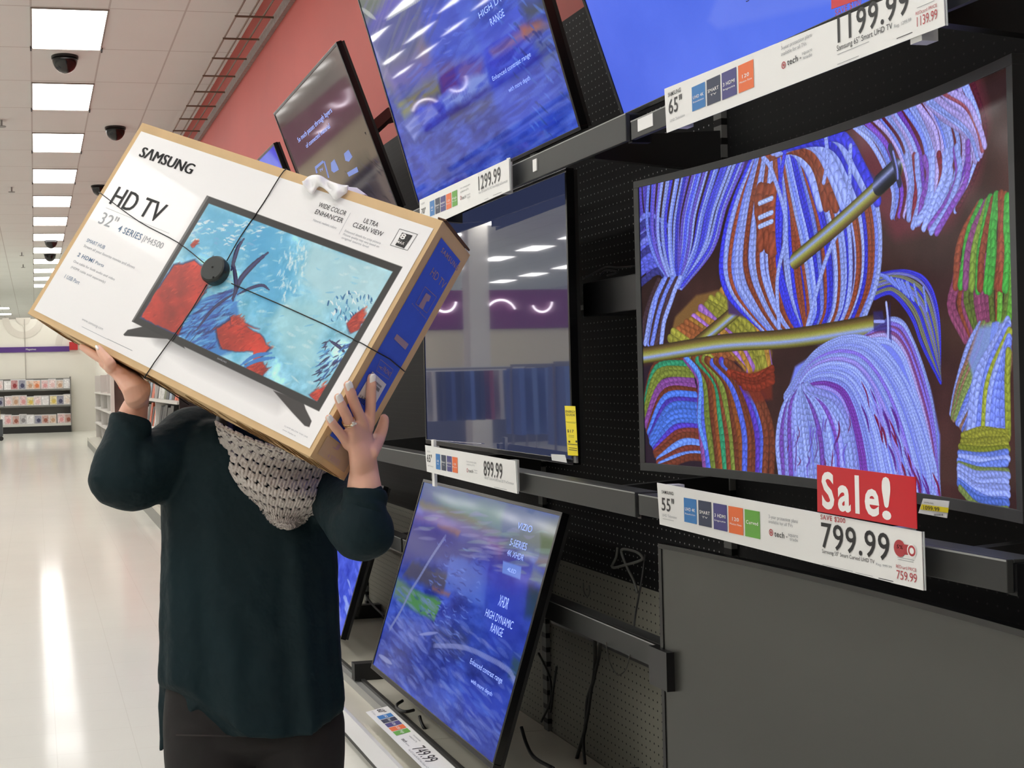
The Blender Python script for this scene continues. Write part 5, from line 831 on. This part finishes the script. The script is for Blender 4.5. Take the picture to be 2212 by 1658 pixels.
# shirt
M_shirt = mat('dark teal jersey', (9, 33, 39), .72, spec=.25, noise=(5, .14), bump=(9, .6, .03))
prof = [(905, 430, 640), (930, 382, 680), (965, 360, 700), (1010, 352, 712), (1080, 348, 722), (1150, 349, 728), (1250, 347, 731), (1350, 345, 734), (1440, 343, 739), (1500, 342, 745), (1560, 341, 742), (1640, 340, 738)]
py_ = [p[0] for p in prof]
def front_hem(x): return np.interp(x, [342, 372, 380, 408, 425, 450, 470, 500, 507, 516, 560, 640, 676, 682, 720, 738, 746], [1475, 1460, 1452, 1452, 1466, 1490, 1505, 1512, 1516, 1546, 1550, 1554, 1552, 1540, 1532, 1520, 1500])
def back_hem(x): return np.interp(x, [340, 345, 360, 545, 746], [1632, 1636, 1620, 1560, 1505])
n = 72; R = []; zs = 40
def crosssec(a, py):
    l, r = np.interp(py, py_, [p[1] for p in prof]), np.interp(py, py_, [p[2] for p in prof]); c = (l+r)/2; hw = (r-l)/2; ca, sa = math.cos(a), math.sin(a)
    px = c+hw*np.sign(ca)*abs(ca)**.8; dep = np.interp(py, [905, 960, 1050, 1200, 1640], [.065, .10, .120, .124, .138]); fo = .006*math.sin(a*9+py*.004)+.004*math.sin(a*17+1+py*.006); fo *= np.interp(py, [1000, 1250, 1640], [.1, .7, 1.3]); fo += .012*np.interp(py, [1200, 1545], [0, 1])*(1 if (sa > 0 and px > 509) else 0)
    return px, -np.sign(sa)*abs(sa)**.8*dep*1.0-(fo if sa > 0 else -fo)
for j in range(zs+1):
    t = j/zs; ring_ = []
    for i in range(n):
        a = 2*math.pi*i/n; px0, _ = crosssec(a, 1550); hm = float(front_hem(px0) if math.sin(a) >= 0 else back_hem(px0)); py = 905+(hm-905)*t; px, df = crosssec(a, py); ring_.append(horiz(px, py, s0, 0, df))
    R.append(ring_)
SH = MB().rings(R)
SH.limb([S(470, 960, 2.60), S(420, 955, 2.60), S(380, 985, 2.57), S(330, 1010, 2.53), S(278, 1030, 2.48), S(262, 1020, 2.47)], [.07, .076, .076, .073, .069, .06], n=28)
SH.limb([S(262, 1032, 2.47), S(262, 1000, 2.475), S(268, 960, 2.49), S(277, 918, 2.50)], [.068, .058, .046, .038], n=28)
SH.limb([S(650, 1000, 2.60), S(690, 1030, 2.58), S(732, 1080, 2.46), S(770, 1130, 2.30), S(783, 1146, 2.215)], [.06, .06, .058, .058, .056], n=28)
SH.limb([S(782, 1158, 2.205), S(784, 1130, 2.205), S(788, 1095, 2.21), S(789, 1072, 2.212)], [.046, .046, .040, .036], n=28)
so = SH.build('shirt', M_shirt, person, smooth=True); r = so.modifiers.new('remesh', 'REMESH'); r.mode = 'VOXEL'; r.voxel_size = .0055; r.use_smooth_shade = True; sm = so.modifiers.new('smooth', 'SMOOTH'); sm.iterations = 9; sm.factor = .5
tx_ = bpy.data.textures.new('folds', 'CLOUDS'); tx_.noise_scale = .07; dm = so.modifiers.new('folds', 'DISPLACE'); dm.texture = tx_; dm.strength = .007; dm.mid_level = .5; dm.texture_coords = 'LOCAL'
def cuff(path, r0, n=36, lab=None, ref=None, waves=.0024):
    path = [np.asarray(p) for p in path]; ax = unit(path[1]-path[0]); e1 = unit(np.cross(ax, Fw)); e2 = np.cross(ax, e1); L = np.linalg.norm(path[1]-path[0]); R = []
    prof_ = [(0, r0*1.04), (.12, r0*1.09), (.3, r0*1.07), (.42, r0*1.12), (.55, r0*1.08), (.7, r0*1.11), (.9, r0*1.06), (1, r0*1.0), (1.02, r0*.93), (.9, r0*.88), (.6, r0*.86)]
    for t, rr in prof_: R.append([path[0]+ax*L*t+(e1*math.cos(2*math.pi*k/n)+e2*math.sin(2*math.pi*k/n))*(rr+waves*math.sin(3*2*math.pi*k/n+t*7)) for k in range(n)])
    o = MB().rings(R, cap=False).build('rolled_cuff', M_shirt, person, smooth=True); o.modifiers.new('thick', 'SOLIDIFY').thickness = .003; u = o.modifiers.new('sub', 'SUBSURF'); u.levels = u.render_levels = 1
cuff([S(268, 968, 2.49), S(284, 903, 2.505)], .0405); cuff([S(785, 1110, 2.208), S(788, 1056, 2.214)], .0365)
# jeans, shoes
M_jean = mat('black denim', (22, 19, 20), .8, noise=(8, .15), bump=(14, .3, .01)); J = MB(); R = []
jp = [(1440, 360, 722), (1500, 356, 734), (1550, 352, 744), (1585, 352, 744)]
for py, l, r in jp: R.append([horiz((l+r)/2+(r-l)/2*np.sign(math.cos(a))*abs(math.cos(a))**.8, py, s0, 0, -np.sign(math.sin(a))*abs(math.sin(a))**.8*.098) for a in np.linspace(0, 2*math.pi, 48, False)])
J.rings(R+[[p*.8+np.mean(R[3], 0)*.2-A(0, 0, .02) for p in R[3]], [p*.45+np.mean(R[3], 0)*.55-A(0, 0, .05) for p in R[3]]])
for px, sgn in ((450, -1), (649, 1)):
    h_ = S(px, 1560, s0); k_ = h_*1; f_ = h_*1; kz = .45; k_[2] = kz; f_[2] = .09; J.limb([h_, S(px-sgn*2, 1640, s0), h_+A(0, 0, -.2)-R0*sgn*.01, k_-R0*sgn*.02, f_-R0*sgn*.03], [(.094, .092), (.094, .093), (.085, .084), (.06, .06), (.048, .048)], n=32, ref=Fw)
jo = J.build('jeans', M_jean, person, smooth=True); r = jo.modifiers.new('remesh', 'REMESH'); r.mode = 'VOXEL'; r.voxel_size = .007; r.use_smooth_shade = True; sm = jo.modifiers.new('smooth', 'SMOOTH'); sm.iterations = 4
st_ = MB(); fs = lambda px, py, o: S(px, py, s0-o)
st_.tube(catmull([fs(575, 1552, .101), fs(572, 1562, .101), fs(566, 1572, .100), fs(552, 1580, .098)], 4), .0015, 6); st_.tube(catmull([fs(380, 1587, .094), (fs(450, 1588, .106)), fs(540, 1590, .100)], 5), .0015, 6); st_.build('seam', P('denim seam', (50, 46, 46), .8), person)
for px, sgn in ((450, -1), (649, 1)):
    f_ = S(px, 1600, s0)-R0*sgn*.03; f_[2] = 0; mb = MB(); mb.limb([f_+Fw*.06+A(0, 0, .045), f_-Fw*.06+A(0, 0, .04), f_-Fw*.17+A(0, 0, .032)], [(.045, .04), (.04, .046), (.03, .04)], n=20, ref=U0); mb.build('shoe', M_black, person, smooth=True)
# scarf
Lb = catmull([(462, 905), (472, 945), (487, 1000), (520, 1058), (566, 1108), (600, 1136)], 8); Rb = catmull([(742, 950), (742, 985), (728, 1030), (706, 1078), (668, 1118), (636, 1137)], 8)
NR, NC = 230, 300; idx = np.linspace(0, len(Lb)-1, NR); gi = lambda Q: np.stack([np.interp(idx, range(len(Q)), Q[:, 0]), np.interp(idx, range(len(Q)), Q[:, 1])], 1); Lr, Rr = gi(Lb), gi(Rb); G = np.zeros((NR, NC, 3)); HM = np.zeros((NR, NC), bool); rs_ = np.random.RandomState(5)
a_ = np.linspace(0, 1, NC); rowsN, colsN = 11, 13
for j in range(NR):
    b = j/(NR-1); sag = 34*(1-b)**.5*np.sin(math.pi*a_); px = Lr[j, 0]*(1-a_)+Rr[j, 0]*a_; py = Lr[j, 1]*(1-a_)+Rr[j, 1]*a_+sag+(b > .8)*0
    fold = .030*np.sin(2*math.pi*(b*2.3+.22*np.sin(math.pi*a_)-.15*a_))*(1-b*.55); bul = .055*np.sin(math.pi*a_)**.7*(1-.25*b)
    rowf = b*rowsN; rr_i = np.floor(rowf); fr_ = rowf-rr_i; cc = a_*colsN*(.55+.45*(1-b))+.5*(rr_i % 2)+.15*np.sin(rr_i*2.1); fc = cc-np.floor(cc)
    puff = .0030*np.abs(np.sin(2*math.pi*fc))**.5*abs(math.sin(2*math.pi*fr_))**.5+.0018*np.sin(2*math.pi*(fc*3+fr_*2)); hole = -.020*np.exp(-((np.minimum(fc, 1-fc)/.12)**2))*math.exp(-((min(fr_, 1-fr_)/.17)**2))
    s_ = s0-.118-.012-bul-fold-puff-hole+.03*(np.abs(a_-.5)*2)**3
    for i in range(NC): G[j, i] = S(px[i], py[i], s_[i])
    HM[j] = hole < -.0078
so_ = None; bmh = None
so_ = grid_obj(G-ORG[person.name], None, 'scarf', P('grey beige crochet yarn', (206, 198, 192), .9, noise=(160, .16), bump=(500, .5, .002)), person, smooth=True); bmh = bmesh.new(); bmh.from_mesh(so_.data); bmh.verts.ensure_lookup_table(); hm = HM.reshape(-1); bmesh.ops.delete(bmh, geom=[v for v in bmh.verts if hm[v.index]], context='VERTS'); bmh.to_mesh(so_.data); bmh.free(); so_.modifiers.new('thick', 'SOLIDIFY').thickness = .005
nk = MB(); nk.limb([S(492, 915, s0-.05), S(510, 895, s0+.03), S(560, 885, s0+.09), S(630, 900, s0+.05), S(735, 960, s0-.06)], [.020, .03, .03, .03, .026]); nk.build('scarf_loop', MT['grey beige crochet yarn'], so_, smooth=True)
# ------------------------------------------------------------------ far shelves with media cases
def far(px, py, y=38.0): return atY(px, py, y)
t = thing('media_shelving', 'grey shelving of media cases against the far white wall', 'shelving', (-.5, 38.2, 0)); xr = far(153, 900)[0]; zsf = [far(80, p)[2] for p in (839, 874, 914)]
for z in zsf: MB().box((-3.2, 37.98, z-.07), (xr, 38.44, z-.02)).build('shelf', P('grey shelf edge', (112, 112, 108), .5), t)
MB().box((-3.2, 38.40, .1), (xr, 38.45, zsf[0]+.3)).build('back_panel', P('shelf back grey', (130, 128, 124), .6), t); MB().box((-3.2, 37.95, .0), (xr, 38.44, .22)).build('base', M_dark, t); MB().box((-3.2, 37.94, .2), (xr, 38.44, .27)).build('base_deck', P('far deck', (196, 194, 188), .5), t); MB().box((xr, 37.98, 0), (xr+.03, 38.44, zsf[0]+.34)).build('side_panel', P('shelf side', (120, 116, 112), .5), t)
cn = [('pink', (214, 150, 150)), ('dark red', (140, 40, 44)), ('white', (226, 222, 222)), ('orange', (214, 120, 70)), ('tan', (190, 150, 120)), ('cream', (230, 214, 200)), ('grey', (130, 126, 128)), ('pale pink', (222, 184, 182)), ('brown', (150, 84, 66)), ('navy', (60, 60, 90)), ('yellow', (214, 186, 90))]
def case(x, y, z, w_, h_, rgb, lab, grp, rot=0):
    t = thing('media_case', lab, 'media case', (x, y, z), grp); key = 'case %d %d %d' % rgb
    MB().prism([(x-w_/2, y, z), (x+w_/2, y, z), (x+w_/2, y+.05, z+h_), (x-w_/2, y+.05, z+h_)], (0, .03, 0)).build('box', P('clear case', (206, 204, 204), .3), t)
    MB().prism([(x-w_*.43, y+.002, z+h_*.05), (x+w_*.43, y+.002, z+h_*.05), (x+w_*.43, y+.042, z+h_*.9), (x-w_*.43, y+.042, z+h_*.9)], (0, .004, 0)).build('cover', P(key, tuple(int(v*.5+112) for v in rgb), .4, noise=(22, .3)), t); c = A(x+w_*.05, y+.012, z+h_*.38); MB().poly([c+A(math.cos(a)*w_*.26, math.sin(a)*.008, math.sin(a)*h_*.22) for a in np.linspace(0, 6.28, 12, False)]).build('cover_picture', P('pic '+key, rgb, .4), t); return t
sq = random.Random(12); pitch = 16.2
for ri, (z, rn) in enumerate(zip(zsf, ('top', 'middle', 'bottom'))):
    for k in range(11):
        px = 146-k*pitch+sq.uniform(-1.5, 1.5); p = far(px, 850); c = cn[(k*3+ri*4+sq.randrange(3)) % len(cn)]
        case(p[0], 38.03, z-.018, .222, sq.uniform(.27, .32), c[1], '%s media case, %s from the right on the %s far shelf' % (c[0], ORD[k] if k else 'first', rn), 'media cases on the far shelves')
# the media aisle on the right beyond the televisions
t = thing('media_gondola', 'white media gondola running along the right side beyond the televisions', 'shelving', (1.5, 20, 0)); M_wsh = P('white shelf', (214, 210, 204), .5)
gx0, gy0, gy1 = 1.20, 12.0, 29.0
MB().box((gx0-.04, gy0, .0), (1.8, gy1, .20)).build('base_deck', P('gondola base', (206, 202, 190), .4), t); MB().box((gx0-.045, gy0, .0), (gx0-.035, gy1, .13)).build('kick_plate', P('gondola kick', (128, 128, 122), .4), t); MB().box((1.74, gy0, .2), (1.8, gy1, 1.62)).build('back_panel', P('gondola back', (60, 58, 58), .6), t)
shz = [.52, .86, 1.2]
for z in shz: MB().prism([(1.34, gy0, z), (1.34, gy0, z+.03), (1.74, gy0, z+.06), (1.74, gy0, z+.03)], (0, gy1-gy0, 0)).build('shelf', M_wsh, t)
for y in np.arange(gy0, gy1+.1, 2.43): MB().box((1.36, y-.02, .2), (1.78, y+.02, 1.6)).build('divider', M_wsh if y > gy0+1 else M_dark, t)
TW = ORD+['thirteenth', 'fourteenth', 'fifteenth', 'sixteenth', 'seventeenth', 'eighteenth', 'nineteenth', 'twentieth', 'twenty-first', 'twenty-second', 'twenty-third', 'twenty-fourth', 'twenty-fifth', 'twenty-sixth']
for si, z in enumerate([.20]+[z+.035 for z in shz]):
    y = gy0+.1
    for j in range(26):
        w_ = sq.uniform(.12, .34); h_ = sq.uniform(.19, .29); c = sq.choice([('black', (28, 28, 30)), ('grey', (120, 118, 116)), ('white', (206, 204, 200)), ('dark grey', (50, 48, 50)), ('olive', (92, 96, 60)), ('charcoal', (40, 42, 48)), ('silver', (150, 150, 150)), ('orange', (208, 90, 50)), ('pale blue', (150, 166, 186))])
        rn = ('base deck', 'lowest shelf', 'middle shelf', 'top shelf')[si]
        t = tag(MB().prism([(1.38, y, z), (1.38, y+w_, z), (1.42, y+w_, z+h_), (1.42, y, z+h_)], (.15, 0, 0)).build('media_case', P('spine '+c[0], c[1], .4, noise=(40, .4)), None, org=(1.4, y, z)), '%s case, %s from the near end of the right gondola %s' % (c[0], TW[j], rn), 'media case', 'media cases on the right hand gondola')
        y += w_+sq.uniform(.01, .06)+(.25 if j > 18 else 0)
MB().box((1.30, 11.955, .9), (1.74, 11.965, 1.0)).build('poster_arm', M_steel, t)
t = thing('framed_poster', 'white framed poster in brown and red hanging on the media gondola', 'poster', tuple(atY(270, 880, 12.0))); a = atY(240, 930, 12.); b = atY(300, 806, 12.); x0, x1, z0, z1 = a[0], b[0]+.05, a[2], b[2]+.12
M_pf = P('white frame', (224, 222, 214), .4)
MB().box((x0, 11.93, z0), (x1, 11.98, z0+.035)).box((x0, 11.93, z1-.035), (x1, 11.98, z1)).box((x0, 11.93, z0+.035), (x0+.035, 11.98, z1-.035)).box((x1-.035, 11.93, z0+.035), (x1, 11.98, z1-.035)).build('frame', M_pf, t); MB().box((x0+.035, 11.95, z0+.035), (x1-.035, 11.97, z1-.035)).build('picture', P('poster brown', (92, 74, 66), .3, noise=(4, .4)), t)
c = (A(x0, 11.948, 0)+A(x1, 11.948, 0))/2; c[2] = (z0+z1)/2+.1; mb = MB(); mb.poly([c+A(math.cos(q)*.09, 0, math.sin(q)*.07) for q in np.linspace(0, 6.28, 20, False)]); mb.build('red_mark', P('poster red', (190, 40, 40), .4), t)
# dark rolling stand at the left edge
t = thing('rolling_stand', 'dark stand on wheels with a yellow bin at the left picture edge', 'display stand', tuple(atZ(-12, 950, 0))); a = atZ(-4, 952, 0)
MB().box((a[0]-.6, a[1], .12), (a[0]+.12, a[1]+.4, .55)).build('cabinet', P('stand grey', (70, 74, 78), .5), t); MB().box((a[0]-.5, a[1]-.02, .55), (a[0]+.06, a[1]+.4, .80)).build('bin', P('mustard bin', (180, 150, 70), .5), t)
for i in range(2): MB().tube([(a[0]+.08-.6*i, a[1]-.03, .06), (a[0]+.08-.6*i, a[1]+.03, .06)], .06, 14).build('wheel', M_black, t)
# ------------------------------------------------------------------ what the dark screen mirrors: store front across the aisle (outside the picture)
t = thing('lit_sign_wall', 'purple fascia with curved neon tubes over a cream wall, seen mirrored in screens', 'sign', (-7, 25, 0))
MB().box((-13, 24.4, 2.35), (-3.6, 24.6, 3.15)).build('fascia', P('magenta purple', (128, 30, 96), .5), t); MB().box((-13, 24.45, 1.5), (-3.6, 24.6, 2.35)).build('cream_panel', P('cream panel', (236, 226, 190), .5), t); MB().box((-13, 24.45, 0), (-3.6, 24.6, 1.5)).build('lower_wall', P('lower wall grey', (90, 92, 100), .6), t)
M_neon = mat('neon tube', (255, 255, 255), .4, emit=(255, 240, 255), es=6)
for cx, cz, r, a0, a1 in ((-5.3, 2.95, .24, 3.3, 6.1), (-6.5, 2.6, .34, .4, 2.7), (-7.4, 2.9, .22, 3.2, 5.9), (-4.6, 2.8, .2, 3.6, 5.4)): MB().tube([(cx+math.cos(q)*r, 24.33, cz+math.sin(q)*r) for q in np.linspace(a0, a1, 14)], .02, 8).build('neon_tube', M_neon, t, smooth=True)
tag(MB().box((-5.75, 23.0, 0), (-5.35, 23.4, ZC)).build('column', M_cream), 'cream column in the apparel area mirrored in the dark screen', 'column')
for i, (x, y) in enumerate(((-3.4, 14.0), (-4.6, 16.5), (-3.8, 19), (-6, 19.5), (-2.9, 11.6), (-7.4, 17))):
    t = thing('clothing_rack', 'rack of clothes across the aisle outside the picture', 'clothing rack', (x, y, 0), 'clothing racks mirrored in the screens'); MB().box((x-.8, y-.015, 1.5), (x+.8, y+.015, 1.53)).build('rail', M_steel, t)
    for sx in (-.8, .8): MB().tube([(x+sx, y, 0), (x+sx, y, 1.5)], .015, 8).build('post', M_steel, t)
    for k in range(10):
        c = sq.choice([(60, 80, 140), (90, 120, 190), (40, 44, 60), (200, 196, 190), (110, 140, 200), (150, 60, 60)]); a = x-.72+k*.16; MB().prism([(a, y-.2, 1.48), (a, y+.2, 1.48), (a, y+.24, .7), (a, y-.24, .7)], (.06, 0, 0)).build('garment', P('cloth %d' % c[0], c, .8), t)
tag(MB().box((-9, 20, 1.45), (-3, 20.1, 1.55)).build('shelf_header', P('header white', (220, 220, 216), .5)), 'white header bar across the apparel area outside the picture', 'sign')
